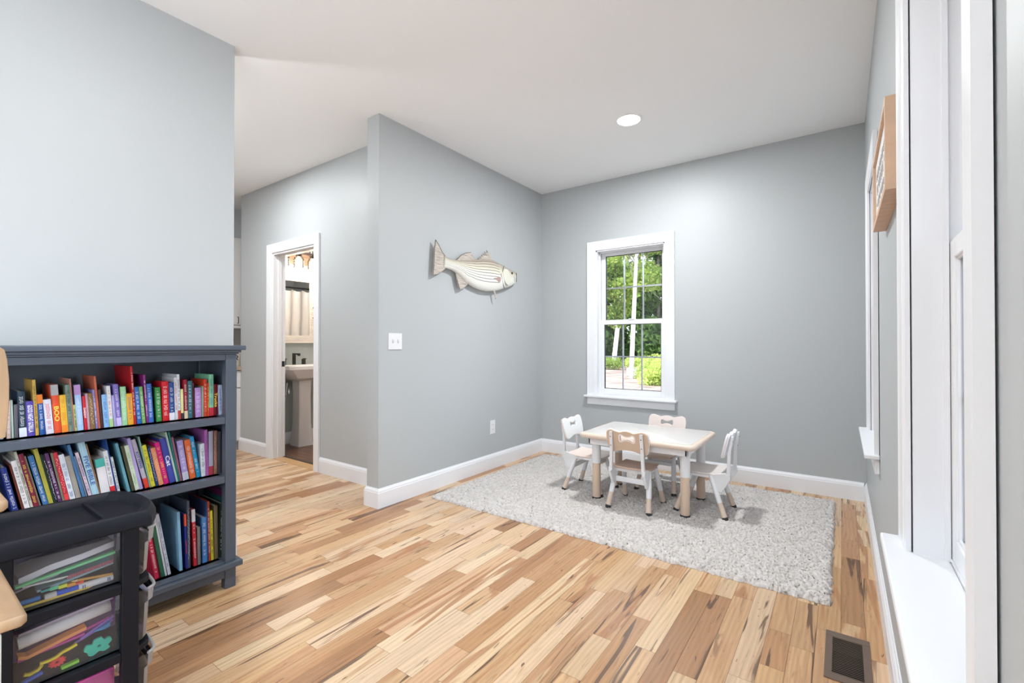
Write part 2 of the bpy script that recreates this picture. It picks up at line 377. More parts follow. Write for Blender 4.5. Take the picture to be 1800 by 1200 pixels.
window('window_2', (XR, near_c, 0), -R(90), WNEAR, .62, ZT-.015, gap=.003, gasket=False)
window('window_3', (XR, far_c, 0), -R(90), WIN, .62, ZT-.015, gap=.003, gasket=False)
window('added_window', (XR, -1.65, 0), -R(90), 1.15, .10, ZT-.015, gap=.003, cols=6)  # unseen window, added to let more sky light into the room


# bathroom doorway
d = tag(empty('door_1', (0, YD, 0)), kind='structure')
b = MB(); casing(b, -4.61, -3.865, 0, 2.04); b.build('door_casing', M_trim, d)
b = MB(); b.box(-4.61,-4.592,0,.12,0,2.04).box(-3.883,-3.865,0,.12,0,2.04).box(-4.592,-3.883,0,.12,2.022,2.04)
b.box(-4.592,-4.582,.045,.08,0,2.022).box(-3.893,-3.883,.045,.08,0,2.022).box(-4.582,-3.893,.045,.08,2.012,2.022)
b.build('door_jamb', M_trim, d)
b = MB(); casing(b, -4.61, -3.865, 0, 2.04, 0, .12, 1); b.build('door_casing', M_trim, d)
b = MB(); b.box(-4.592,-4.5895,.084,.116,.91,.965); b.box(-4.5925,-4.589,.094,.106,.925,.95); b.build('strike_plate', M_black, d)

# ------------------------------------------------------------------ added uplights
def added_uplight(x, y, label, watts):  # torchiere shape added out of view to brighten the ceiling
    t = thing('added_uplight', label, 'added uplight', (x, y, 0.0005))
    MB().lathe([(.13,0),(.135,.006),(.13,.018),(.02,.026),(.012,.04)], 32).build('base', M_bronze, t, smooth=40)
    MB().lathe([(.011,.03),(.011,1.70)], 16).build('pole', M_bronze, t, smooth=40)
    MB().lathe([(.012,1.70),(.06,1.715),(.13,1.76),(.16,1.81),(.155,1.81),(.125,1.768),(.06,1.728),(.01,1.72)], 40).build('lamp_shade', mat('opal_glass', (.8,.8,.78), .3), t, smooth=60)
    l = bpy.data.lights.new('lamp', 'AREA'); l.shape = 'DISK'; l.size = .24; l.energy = watts; l.color = (.93,.97,1)
    o = bpy.data.objects.new('lamp', l); C.objects.link(o); o.parent = t; o.location = (0,0,1.80); o.rotation_euler = (PI,0,0)
added_uplight(-.95, -1.7, 'added unseen uplight behind the viewer near the right wall', 14)
added_uplight(-3.7, .2, 'added unseen uplight behind the bookcase wall in the hallway', 9)
# ------------------------------------------------------------------ recessed lamps
def downlight(x, y, label, watts=DOWNLIGHT_W):
    t = thing('recessed_light', label, 'ceiling light', (x, y, H))
    MB().lathe([(.098,0),(.098,-.003),(.090,-.006),(.080,-.006),(.076,-.002),(.076,0)], 40).build('trim_ring', mat('light_trim', (.9,.9,.9), .4), t, smooth=40)
    MB().lathe([(.076,-.0005),(.076,-.003),(.0,-.0045)], 40).build('lens', mat('light_lens', (.9,.9,.9), .4, emit=(1,.98,.94), es=14), t, smooth=40)
    l = bpy.data.lights.new('lamp', 'AREA'); l.shape = 'DISK'; l.size = .15; l.energy = watts; l.color = (.95,.98,1)
    o = bpy.data.objects.new('lamp', l); C.objects.link(o); o.parent = t; o.location = (0,0,-.012)
downlight(-1.235, 3.16, 'round recessed ceiling light glowing white above the small table', 16)
downlight(-4.03, 1.58, 'recessed ceiling light in the hallway before the bathroom door', 10)
downlight(-4.7, .3, 'added unseen recessed light in the kitchen beyond the bookcase wall', 7)  # added out of view to brighten the kitchen
downlight(-4.45, 3.3, 'added unseen recessed light inside the bathroom', 6)  # added out of view as ambient light for the bathroom
downlight(-1.235, .75, 'recessed ceiling light over the open floor nearest the bookcase', 7)
downlight(-1.235, -1.5, 'recessed ceiling light at the near end of the room')
# ------------------------------------------------------------------ rug
def build_rug():
    x0, x1, y0, y1 = -2.47, -.045, 2.425, 4.02; st = .0048
    nx, ny = int((x1-x0)/st), int((y1-y0)/st)
    X, Y = np.meshgrid(np.linspace(x0, x1, nx), np.linspace(y0, y1, ny))
    def blur(a, k):
        for _ in range(k):
            a = (a + np.roll(a,1,0)+np.roll(a,-1,0)+np.roll(a,1,1)+np.roll(a,-1,1))/5
        return a
    def norm(a): a = a-a.mean(); return a/a.std()
    n1 = norm(blur(rng.random((ny,nx)),1)); n2 = norm(blur(rng.random((ny,nx)),4)); n3 = norm(blur(rng.random((ny,nx)),60))
    n0 = norm(rng.random((ny,nx))); Z = .020 + .0022*n0 + .0030*n1 + .0008*n2 + .0005*n3
    ex = np.minimum(X-x0, x1-X); ey = np.minimum(Y-y0, y1-Y); e = np.minimum(ex, ey)
    Z = np.clip(Z, .007, .034)*np.clip(e/.016, 0, 1)**.5 + .001
    Xj = X + .0022*rng.standard_normal((ny,nx)); Yj = Y + .0022*rng.standard_normal((ny,nx))
    wob = .003*norm(blur(rng.random((ny,nx)),12)); Xj += np.where(ex < .03, wob, 0); Yj += np.where(ey < .03, wob, 0)
    v = np.stack([Xj,Yj,Z], -1).reshape(-1,3)
    idx = np.arange(nx*ny).reshape(ny,nx); f = np.stack([idx[:-1,:-1],idx[:-1,1:],idx[1:,1:],idx[1:,:-1]], -1).reshape(-1,4)
    me = bpy.data.meshes.new('shag_rug'); me.from_pydata(v.tolist(), [], f.tolist())
    c = np.clip(.60 + .12*norm(rng.random((ny,nx))) + .15*n1 + .02*norm(blur(rng.random((ny,nx)),5)) , 0, 1).reshape(-1)
    a = me.color_attributes.new('yarn', 'FLOAT_COLOR', 'POINT'); a.data.foreach_set('color', np.stack([c,c,c,np.ones_like(c)], -1).astype(np.float32).ravel())
    for p in me.polygons: p.use_smooth = True
    m = bpy.data.materials.new('shag_yarn'); m.use_nodes = True; nt = m.node_tree; bs = nt.nodes['Principled BSDF']; bs.inputs['Roughness'].default_value = .95; bs.inputs['Specular IOR Level'].default_value = .1
    at = nt.nodes.new('ShaderNodeAttribute'); at.attribute_name = 'yarn'; cr = nt.nodes.new('ShaderNodeValToRGB'); el = cr.color_ramp.elements
    el[0].position = .12; el[0].color = (.20,.165,.14,1); el[1].position = .32; el[1].color = (.52,.48,.455,1); e3 = el.new(.75); e3.color = (.66,.63,.61,1)
    nt.links.new(at.outputs['Color'], cr.inputs[0]); nt.links.new(cr.outputs[0], bs.inputs['Base Color'])
    me.materials.append(m)
    o = link_mesh('shag_rug', me, []); return tag(o, 'pale grey beige shag rug lying under the small table and chairs', 'rug')
build_rug()

# ------------------------------------------------------------------ small table and chairs
def foot_cap(p, r, name='rubber_foot', parent=None, z0=0.0, h=.022, d=Vector((0,0,1))):
    p = Vector(p); return MB().tube([p+d*0, p+d*h*.4, p+d*h], [r*.96, r*1.06, r*1.04], 18).build(name, M_black, parent, smooth=40)
def kids_table():
    t = thing('kids_table', 'low rectangular white children\'s table with beige rim and round two-tone legs', 'table', (-1.1425, 3.28, .014))
    M_top = mat('table_top_cream', (.68,.645,.625), .25, spec=.5)
    M_rim = mat('table_rim_beige', (.74,.61,.51), .35)
    def rr(hx, hy, r, k=6):
        pts = []
        for cx, cy, a0 in ((hx-r,hy-r,0),(-hx+r,hy-r,90),(-hx+r,-hy+r,180),(hx-r,-hy+r,270)):
            for i in range(k+1): a = R(a0+90*i/k); pts.append((cx+r*math.cos(a), cy+r*math.sin(a)))
        return pts
    b = MB(); rings = [[(x,y,z) for x,y in rr(hx, hy, r)] for hx,hy,r,z in ((.382,.294,.03,.450),(.392,.304,.035,.455),(.399,.311,.04,.466),(.399,.311,.04,.474),(.394,.306,.038,.483),(.384,.296,.034,.4875),(.362,.274,.02,.4865))]
    b.loft(rings); b.build('table_rim', M_rim, t, smooth=50)
    MB().loft([[(x,y,z) for x,y in rr(hx, hy, r)] for hx,hy,r,z in ((.372,.284,.024,.484),(.372,.284,.024,.4885),(.369,.281,.022,.4895))]).build('tabletop', M_top, t, smooth=40)
    MB().box(-.345,.345,-.262,-.242,.405,.452).box(-.345,.345,.242,.262,.405,.452).box(-.345,-.325,-.262,.262,.405,.452).box(.325,.345,-.262,.262,.405,.452).build('apron', M_white, t, bevel=.006)
    for sx in (-1, 1):
        for y in (-.195, .212):
            x = sx*.312
            L = MB().lathe([(.031,.262),(.031,.392),(.036,.402),(.046,.428),(.052,.4515)], 28, 0, Matrix.Translation((x,y,0))).build('leg', M_white, t, smooth=40)
            MB().lathe([(.0285,.012),(.0295,.02),(.0292,.255),(.0270,.263)], 28, 0, Matrix.Translation((x,y,0))).build('leg_extension', M_tan, L, smooth=40)
            MB().lathe([(.0295,0),(.0315,.004),(.0315,.014),(.0292,.0185)], 28, 0, Matrix.Translation((x,y,0))).build('rubber_foot', M_black, L, smooth=40)
    return t
kids_table()
BACK = [(-.143,.455),(-.146,.50),(-.138,.536),(-.113,.549),(-.083,.543),(-.052,.535),(-.022,.543),(0,.546),(.022,.543),(.052,.535),(.083,.543),(.113,.549),(.138,.536),(.146,.50),(.143,.455),(.130,.405),(.112,.391),(.085,.396),(.04,.408),(0,.411),(-.04,.408),(-.085,.396),(-.112,.391),(-.130,.405)]
HOLE = [(-.050,.492),(-.047,.511),(-.034,.516),(-.020,.509),(0,.505),(.020,.509),(.034,.516),(.047,.511),(.050,.492),(.047,.477),(.034,.473),(.020,.480),(0,.483),(-.020,.480),(-.034,.473),(-.047,.477)]
def kids_chair(label, x, y, rz, front, rear, seatc):
    t = thing('kids_chair', label, 'chair', (x, y, .014), rz, 'children\'s chairs around the small table')
    mf, mr, ms = mat('chair_front_'+front, hexc(front), .35), mat('chair_rear_'+rear, hexc(rear), .4), mat('chair_seat_'+seatc, hexc(seatc), .4)
    # backrest: front shell and rear panel, leaning back a little
    bo, ho = smoothpts(BACK), smoothpts(HOLE)
    def lean(dy): return Matrix.Translation((0, -.135+dy, .39)) @ Matrix.Rotation(R(90)+R(14), 4, 'X') @ Matrix.Translation((0, -.39, 0))
    bk = plate('backrest', [bo, ho], .004, .003, lean(.006), mf, t)
    plate('backrest_rear', [[(a*.975, .47+(c-.47)*.965) for a, c in bo], ho], .003, .002, lean(-.004), mr, bk)
    k = smoothpts([(a*1.14, .4945+(c-.4945)*1.3) for a, c in HOLE])
    plate('handle_rim', [k, ho], .0065, .001, lean(-.002), mf, bk)
    # seat
    rows = []
    for i in range(15):
        u = i/14; yy = -.125+u*.265
        hw = .122 + .010*math.sin(PI*min(1, u*1.2)); hw *= (1-.9*max(0, (abs(u-.5)-.44)/.06)**2*.10)
        z = .284 - .007*math.sin(PI*u) + (-.010*max(0, (u-.85)/.15)**2) + .006*max(0, (.12-u)/.12)
        cs = [(-1,-.002),(-.97,-.008),(-.6,-.011),(0,-.013),(.6,-.011),(.97,-.008),(1,-.002),(.97,.004),(.6,.0015),(0,-.001),(-.6,.0015),(-.97,.004)]
        rows.append([(hw*a, yy, z+c) for a, c in cs])
    MB().loft(rows).build('seat', ms, t, smooth=50)
    sf = MB()
    for s in (-1, 1):
        sf.box(s*.112-.008, s*.112+.008, -.11, .10, .250, .272)
        poly = [(-.055,.272),(-.150,.296),(-.176,.290),(-.182,.262),(-.150,.205),(-.128,.168),(-.104,.178),(-.075,.235)]
        sf.prism(poly, lambda a,c,dd: (dd, a, c), s*.117-.009, s*.117+.009)
    sf.box(-.112,.112,-.10,-.082,.250,.272).box(-.112,.112,.075,.092,.250,.272)
    sf.build('seat_frame', M_white, t, bevel=.003)
    for s in (-1, 1):
        up = MB()
        up.loft([[(s*xx+dx*.010, yy+dy*dp, z) for dx,dy in ((-1,-1),(1,-1),(1,1),(-1,1))] for xx,yy,z,dp in ((.112,-.166,.268,.010),(.106,-.171,.42,.009),(.104,-.190,.532,.007))])
        up.tube([(s*.106,-.189,.44),(s*.106,-.174,.437)], .0045, 8, 1).tube([(s*.105,-.199,.50),(s*.105,-.184,.497)], .0045, 8, 1)
        up.build('back_support', [M_white, mat('screw_grey', (.35,.33,.32), .4)], t, bevel=.002)
    for s in (-1, 1):
        for f_ in (-1, 1):
            top = Vector((s*.114, f_*.062, .266)); ft = Vector((s*.142, f_*.156, 0)); dd = (top-ft).normalized()
            L = MB().tube([ft+dd*.112, ft+dd*.19, top], [.0160,.0160,.0140], 16, sq=1.1).build('leg', M_white, t, smooth=40)
            MB().tube([ft+dd*.014, ft+dd*.05, ft+dd*.118], [.0180,.0172,.0148], 16).build('leg_extension', mat('leg_tan', (.70,.56,.46), .45), L, smooth=40)
            foot_cap(ft, .0180, parent=L, d=dd)
    for f_, z, hh in ((-1,.195,.036),(1,.215,.026)):
        yy = f_*(.156-(.156-.062)*z/.266)
        MB().box(-.124,.124, yy-.006, yy+.006, z-hh/2, z+hh/2).build('crossbar', M_white, t, bevel=.003)
    return t
kids_chair('child\'s chair nearest the camera, back turned, tan backrest with a bone shaped handle hole', -1.167, 3.108, 0, 'efe6e2', 'd2b7a0', 'c9ab9b')
kids_chair('child\'s chair on the far side of the table in front of the back window', -1.150, 3.600, PI, 'e6d8d2', 'd2b7a0', 'd0b8a6')
kids_chair('child\'s chair at the right end of the table with an all white backrest', -.760, 3.310, PI/2, 'e8e4e4', 'eceaf0', 'dcd4cf')
kids_chair('child\'s chair at the left end of the table, white backrest facing right', -1.590, 3.262, -PI/2, 'f2f2f2', 'd9c3b0', 'e6d6cc')

# ------------------------------------------------------------------ bookcase
BX = -2.32
def bookcase():
    t = thing('bookcase', 'dark slate painted three shelf bookcase packed with children\'s books against the left wall', 'bookcase', (-2.49, .555, 0))
    T = Matrix.Translation((2.49, -.555, 0)); y0, y1 = .10, 1.012
    def B(n, *bx, bev=.002, par=t):
        b = MB()
        for q in bx: b.box(*q, 0, T)
        return b.build(n, M_shelf, par, bevel=bev)
    B('top_board', (-2.655, BX+.028, y0-.030, y1+.030, 1.105, 1.127), bev=.004)
    B('crown_moulding', (-2.65, BX+.014, y0-.014, y1+.014, 1.094, 1.1048), (-2.65, BX+.006, y0-.006, y1+.006, 1.087, 1.0938))
    for ya in (y0, y1-.047):
        B('front_post', (BX-.042, BX, ya, ya+.047, 0, 1.0868), bev=.003)
        B('rear_post', (-2.655, -2.62, ya, ya+.047, 0, 1.0868), bev=.003)
    B('side_panel', (-2.6195, BX-.0425, y1-.014, y1-.003, .10, 1.0868)); B('side_panel', (-2.6195, BX-.0425, y0+.003, y0+.014, .10, 1.0868))
    B('back_panel', (-2.652, -2.645, y0+.0475, y1-.0475, .10, 1.0868), (-2.652,-2.6465, y0+.003, y1-.003, .10, 1.08))
    B('top_rail', (BX-.022, BX-.003, y0+.0475, y1-.0475, 1.058, 1.0865))
    B('shelf', (-2.644, BX-.003, y0+.0475, y1-.0475, .764, .7945), (-2.618, BX-.043, y0+.0145, y1-.0145, .764, .7945))
    B('shelf', (-2.644, BX-.003, y0+.0475, y1-.0475, .490, .5215), (-2.618, BX-.043, y0+.0145, y1-.0145, .490, .5215))
    B('bottom_board', (-2.644, BX-.003, y0+.0475, y1-.0475, .100, .1265), (-2.618, BX-.043, y0+.0145, y1-.0145, .100, .1265))
    B('base_moulding', (BX+.0003, BX+.022, y0-.022, y1+.022, .096, .122), (-2.65, BX, y1+.0003, y1+.022, .096, .122), (-2.65, BX, y0-.022, y0-.0003, .096, .122), bev=.004)
    B('bottom_rail', (BX-.022, BX-.003, y0+.0475, y1-.0475, .052, .0995))
    return t
bookcase()

BOOKS = [
(1,0.2733,0.0076,0.118,-2.6,'4aa0c8',None,'~','w','light blue book at the far left end of the upper shelf'),
(1,0.2891,0.0096,0.134,-0.9,'c8b0a8',None,'~','w','dusty pink book on the upper shelf beside the wooden chair back'),
(1,0.3013,0.0046,0.136,-1.67,'b8cfc4',None,'','w','thin pale mint spine on the upper shelf right of the dusty pink book'),
(1,0.3072,0.0096,0.12,-1.1,'5d5a62',None,'','w','grey book set back on the upper shelf left of the navy board book'),
(1,0.3203,0.0185,0.166,-2.39,'2a3c52','d8dde8','~','w','navy board book with a white foot on the upper shelf'),
(1,0.3402,0.0195,0.128,-2.65,'5a48a8',None,'GOOD NIGHT GORILLA','w','purple board book titled Good Night Gorilla'),
(1,0.3614,0.0086,0.206,-3.04,'c9a24a',None,'~','k','tall narrow gold spine with black lettering leaning on the upper shelf'),
(1,0.3724,0.0145,0.15,-3.65,'2456a0','^e07a20','~','w','blue book with an orange head band on the upper shelf'),
(1,0.3893,0.0205,0.13,-4.34,'dcd8e6',None,'~','r','white book edged with violet dots on the upper shelf'),
(1,0.4115,0.0196,0.184,-3.9,'e0522a','^a8a4a8','BOO','y','thick orange book titled BOO with a grey top'),
(1,0.4324,0.0176,0.143,-3.8,'e8b83a','f08a28','~','o','bright yellow and orange book right of the BOO book'),
(1,0.4513,0.0132,0.181,-3.9,'74887c',None,'~','k','sage grey book with a pale foot on the upper shelf'),
(1,0.4655,0.0036,0.204,-3.96,'c08a7a',None,'','w','very thin tall salmon spine behind the sage grey book'),
(1,0.4694,0.0056,0.102,-3.67,'c4cc88',None,'~','k','short lime green spine on the upper shelf left of the sky blue one'),
(1,0.4763,0.0176,0.179,-3.9,'a8c4e8','^b088c0','~','w','sky blue book with a mauve head on the upper shelf'),
(1,0.4962,0.0086,0.134,-3.5,'c8202e',None,'DADDY','w','narrow red book titled DADDY'),
(1,0.5063,0.0066,0.143,-3.7,'c8a0b0',None,'','w','thin rose grey spine right of the DADDY book'),
(1,0.5147,0.0136,0.143,-4.09,'8a6840',None,'.','w','brown book with small white dots on its spine'),
(1,0.5305,0.0064,0.156,-4.6,'9488c0',None,'~','w','greyish lavender book on the upper shelf right of the brown dotted one'),
(1,0.5379,0.0066,0.21,-4.4,'c86a50',None,'','w','tall coral spine standing behind the lavender book'),
(1,0.5464,0.0076,0.155,-4.2,'4a2c2c',None,'','w','dark brown narrow spine on the upper shelf left of a sky blue book'),
(1,0.5553,0.0166,0.134,-4.0,'8ab8e4',None,'~','n','light blue book with dark blue lettering on the upper shelf'),
(1,0.5733,0.0116,0.168,-4.24,'dcdce0','a8c888','~','r','white book with a green foot on the upper shelf'),
(1,0.5873,0.0076,0.129,-4.6,'b0a8dc',None,'','w','thin lilac spine on the upper shelf right of the white one with green foot'),
(1,0.5964,0.0156,0.173,-4.9,'8070bc','c8b8e8','~','w','large purple book with a yellow moon dot on the upper shelf'),
(1,0.6131,0.0176,0.161,-2.9,'a0d0a0',None,'~','w','mint green book on the upper shelf left of the amber one'),
(1,0.6323,0.0185,0.131,-3.24,'e8a82c',None,'~','n','amber yellow book on the upper shelf beside the leaning red one'),
(1,0.6524,0.0076,0.245,-3.58,'c02028',None,'~','w','tall red book leaning left and reaching the top of the upper shelf'),
(1,0.6627,0.0155,0.157,-4.27,'2a68b0',None,'~','w','royal blue book right of the leaning tall red one'),
(1,0.6802,0.0116,0.157,-4.69,'7aa860',None,'~','w','leaf green book right of the royal blue one on the upper shelf'),
(1,0.6947,0.0076,0.207,-3.8,'8a2a80',None,'~','w','tall narrow magenta purple spine on the upper shelf'),
(1,0.7036,0.0166,0.167,-3.6,'3a66b4',None,'~','w','cobalt blue book right of the tall magenta purple spine'),
(1,0.7314,0.0176,0.149,-2.8,'3e8a48',None,'~','w','dark green book standing alone left of the thick red one'),
(1,0.7531,0.024,0.173,-2.0,'d01c28',None,'~','w','thickest plain red book on the upper shelf'),
(1,0.7781,0.0196,0.167,-1.7,'2c4c8c','e4e4ec','~','w','navy blue book with a white foot right of the thick red one'),
(1,0.7995,0.0106,0.189,-2.04,'d8d8dc',None,'~','r','white book with coloured letters right of the navy one'),
(1,0.8113,0.0096,0.202,-2.16,'e0e0e4','c83828','~','k','taller white book with a red foot on the upper shelf'),
(1,0.8222,0.0096,0.135,-1.4,'e0d898','30303a','','w','pale yellow book with a dark foot on the upper shelf'),
(1,0.8352,0.0126,0.177,-1.7,'a01c30','e0c8a8','~','w','crimson book with a cream foot on the upper shelf'),
(1,0.8491,0.0176,0.17,-1.0,'3a6a74',None,'~','w','slate teal book on the upper shelf right of the crimson one'),
(1,0.8691,0.0056,0.159,-1.1,'5c1a28',None,'','w','very thin maroon spine right of the slate teal book'),
(1,0.8782,0.0243,0.136,-1.4,'b48cc8',None,'~','w','lilac book with a white border on the upper shelf'),
(1,0.9046,0.0076,0.142,-0.8,'98a088',None,'','w','greyish green thin book left of the orange red one'),
(1,0.9135,0.013,0.173,-1.0,'d84428',None,'~','w','orange red book with white lettering near the right end of the upper shelf'),
(1,0.9277,0.0058,0.156,-0.4,'d8542c',None,'~','y','thin vermilion spine right of the orange red one'),
(1,0.9349,0.0183,0.195,-0.6,'88c8a0','c83040','~','n','tall mint and yellow book near the right end with a red foot'),
(1,0.9545,0.0175,0.147,-0.8,'701824',None,'Trucks','y','maroon spotted book titled Trucks'),
(1,0.9751,0.0175,0.142,-1.7,'b8c8e0',None,'~','n','pale blue book last on the right of the upper shelf'),
(2,0.3047,0.0143,0.177,-11.0,'24347c',None,'~','w','royal navy book leaning at the left of the middle shelf'),
(2,0.3288,0.0045,0.184,-11.2,'7c3c34',None,'','w','thin rust brown spine left of the white book with black script'),
(2,0.3351,0.0133,0.197,-11.48,'dcd8d8',None,'~','k','white book with black script leaning on the middle shelf'),
(2,0.3505,0.0064,0.23,-11.77,'c8c4b4',None,'~','k','tall beige book behind the white one with black script'),
(2,0.3586,0.0133,0.219,-11.96,'7a1c38',None,'~','y','maroon book with golden lettering on the middle shelf'),
(2,0.3732,0.0035,0.21,-12.01,'8a8870',None,'','w','very thin olive cream spine right of the maroon book'),
(2,0.3824,0.0142,0.207,-12.4,'3c6ca0',None,'~','w','shiny steel blue book leaning on the middle shelf'),
(2,0.398,0.0114,0.23,-11.6,'a8a040',None,'','w','yellow green book leaning on the middle shelf'),
(2,0.4111,0.0047,0.208,-11.78,'2c4038',None,'','w','thin dark green spine right of the yellow green book'),
(2,0.4169,0.0045,0.206,-11.7,'303036',None,'.','w','thin black spine with white dots on the middle shelf'),
(2,0.4231,0.0104,0.208,-11.7,'5a3060',None,'~','w','dark plum book on the middle shelf'),
(2,0.4347,0.0055,0.207,-10.5,'8c8470',None,'','w','thin taupe spine between the plum and the red white book'),
(2,0.4418,0.0114,0.206,-10.69,'c8303c','e04048','.','w','red and white patterned book on the middle shelf'),
(2,0.4551,0.0153,0.195,-10.95,'d8dce4',None,'~','n','plain white book with dark blue script on the middle shelf'),
(2,0.4727,0.0142,0.186,-11.32,'a09890',None,'','w','taupe grey book right of the white one with blue script'),
(2,0.4907,0.0084,0.23,-12.14,'4a78a8',None,'','w','tall denim blue book on the middle shelf'),
(2,0.5009,0.0045,0.183,-12.39,'7888a0',None,'','w','thin slate spine right of the tall denim blue book'),
(2,0.5091,0.0093,0.196,-13.0,'d8c0cc',None,'~','n','pinkish white narrow book left of the BIBLE book'),
(2,0.5201,0.0197,0.233,-11.9,'a8ccdc',None,'FIVE BIBLE','n','light aqua book titled FIVE BIBLE'),
(2,0.5412,0.0035,0.224,-11.7,'b08868',None,'','w','very thin tan spine right of the BIBLE book'),
(2,0.5453,0.0273,0.155,-8.3,'e0dce0','^48b0a8','','w','wide white book with a teal triangle and a magenta foot'),
(2,0.5753,0.0142,0.184,-8.89,'e4e4e8','d42028','~','k','white book with black letters and a red foot block'),
(2,0.5909,0.0035,0.231,-9.02,'3058a0',None,'','w','very thin tall blue spine left of a white paperback'),
(2,0.5963,0.0074,0.156,-9.41,'dcdcd8',None,'~','n','white paperback left of the large aqua picture book'),
(2,0.6276,0.0084,0.211,-11.6,'6aa4b4',None,'','w','large aqua picture book with its cover showing on the middle shelf'),
(2,0.641,0.0094,0.196,-11.2,'4c4c38',None,'','w','dark olive book with a photo cover on the middle shelf'),
(2,0.6526,0.014,0.195,-11.4,'d4dcc8',None,'~','g','pale green white book on the middle shelf'),
(2,0.6679,0.0103,0.225,-11.46,'b4a4d8',None,'','w','lilac narrow spine poking out on the middle shelf'),
(2,0.6859,0.0142,0.218,-13.18,'b0a8b8','d84030','KITTENS','n','grey violet book titled KITTENS with a red foot'),
(2,0.7017,0.0035,0.225,-10.4,'a0c8b8',None,'','w','thin mint spine left of the lemon yellow book'),
(2,0.7072,0.0143,0.185,-10.75,'d8d040',None,'~','k','lemon yellow book with dark lettering on the middle shelf'),
(2,0.7241,0.0084,0.171,-10.5,'2c4078',None,'.','w','narrow navy book right of the lemon yellow one'),
(2,0.735,0.0163,0.168,-11.02,'e09468',None,'.','w','peach orange book with coloured pictures on the middle shelf'),
(2,0.7536,0.0173,0.189,-11.2,'d4207c',None,'~','y','hot pink book on the middle shelf'),
(2,0.7738,0.0232,0.202,-11.1,'4048a0',None,'Cat','w','wide indigo book titled Cat right of the hot pink one'),
(2,0.7984,0.0065,0.231,-11.14,'b8d0c0',None,'','w','tall pale green spine right of the wide indigo book'),
(2,0.8064,0.0065,0.23,-10.4,'2c7c74',None,'','w','tall teal spine on the middle shelf'),
(2,0.8142,0.0065,0.203,-10.3,'a86880',None,'','w','thin dusty rose spine left of the lavender book'),
(2,0.8243,0.0224,0.182,-8.3,'a898d0','c8c8d8','~','w','lavender book with a silver foot on the middle shelf'),
(2,0.8511,0.0224,0.18,-8.0,'e06c38',None,'~','w','wide orange book on the middle shelf'),
(2,0.8772,0.0154,0.192,-8.84,'2490c0',None,'~','w','bright cyan blue book right of the wide orange one'),
(2,0.896,0.0168,0.152,-2.3,'dce0e8',None,'~','k','white book with tiny black figures on the middle shelf'),
(2,0.9142,0.0118,0.214,-1.9,'b868b0',None,'~','n','orchid pink tall book right of the white one with black figures'),
(2,0.9272,0.0174,0.204,-0.6,'a8a4b8','a83840','','w','pale grey book with a red patch near the right end of the middle shelf'),
(2,0.9479,0.0137,0.203,-0.3,'986858',None,'.','w','speckled brown book near the right end of the middle shelf'),
(2,0.9648,0.0146,0.197,-0.6,'484850',None,'','w','charcoal book near the right end of the middle shelf'),
(2,0.9808,0.0118,0.182,-0.3,'1c1c24',None,'.','w','black book last on the right of the middle shelf'),
(3,0.7191,0.0144,0.212,-8.4,'c02c48',None,'~','w','raspberry red book leaning left on the bottom shelf'),
(3,0.7346,0.0045,0.193,-8.44,'5c1824',None,'','w','thin maroon spine right of the raspberry red book'),
(3,0.7412,0.0133,0.264,-8.81,'286048',None,'','w','dark green book leaning on the bottom shelf'),
(3,0.7557,0.0065,0.288,-8.86,'d4d4dc',None,'','w','white thin book leaning against the green one on the bottom shelf'),
(3,0.7658,0.0105,0.279,-9.41,'c4c8d4',None,'~','n','silver white book leaning on the bottom shelf'),
(3,0.8095,0.0106,0.263,-2.7,'88b8d8',None,'','w','large flat blue picture book with its wide cover facing left'),
(3,0.833,0.0067,0.247,-1.8,'2c3c94','^e8542c','LLAMA LLAMA','r','blue and orange book titled LLAMA LLAMA'),
(3,0.8407,0.0096,0.303,-1.1,'50586c',None,'.','w','tall slate book behind the LLAMA LLAMA book'),
(3,0.8638,0.0126,0.258,-2.2,'c82c3c','^d8d8e0','~','w','red and white book right of the LLAMA LLAMA book'),
(3,0.8796,0.0116,0.171,-1.2,'807c7c',None,'','w','short grey book on the bottom shelf'),
(3,0.8995,0.0178,0.208,-1.2,'5088c8',None,'~','w','cornflower blue book on the bottom shelf'),
(3,0.9183,0.0041,0.276,-1.26,'3c5c90',None,'','w','tall dark blue picture book behind the cornflower one'),
(3,0.9244,0.0077,0.278,-1.53,'c84c30',None,'~','w','brick orange narrow spine on the bottom shelf'),
(3,0.9342,0.0105,0.231,-1.7,'d8d03c',None,'~','k','yellow narrow book on the bottom shelf'),
(3,0.9479,0.015,0.248,-0.9,'78684c',None,'','w','brown book with a disc picture on the bottom shelf'),
(3,0.9666,0.0181,0.252,1.0,'283830',None,'~','w','blackish green book near the right end of the bottom shelf'),
(3,0.9856,0.0035,0.273,0.95,'2c6c6c',None,'','w','thin dark teal spine at the right end of the bottom shelf'),
(3,0.9894,0.0035,0.306,0.99,'803070',None,'','w','thin violet spine last on the right of the bottom shelf'),
]
SX = {1:-2.42, 2:-2.40, 3:-2.39}; SZ = {1:.795, 2:.522, 3:.127}
SN = {1:'books on the upper shelf', 2:'books on the middle shelf', 3:'books on the bottom shelf'}
TC = {'w':(.85,.85,.85), 'k':(.03,.03,.03), 'y':(.85,.70,.08), 'n':(.05,.09,.35), 'r':(.65,.05,.05), 'o':(.8,.25,.04), 'g':(.2,.5,.2)}
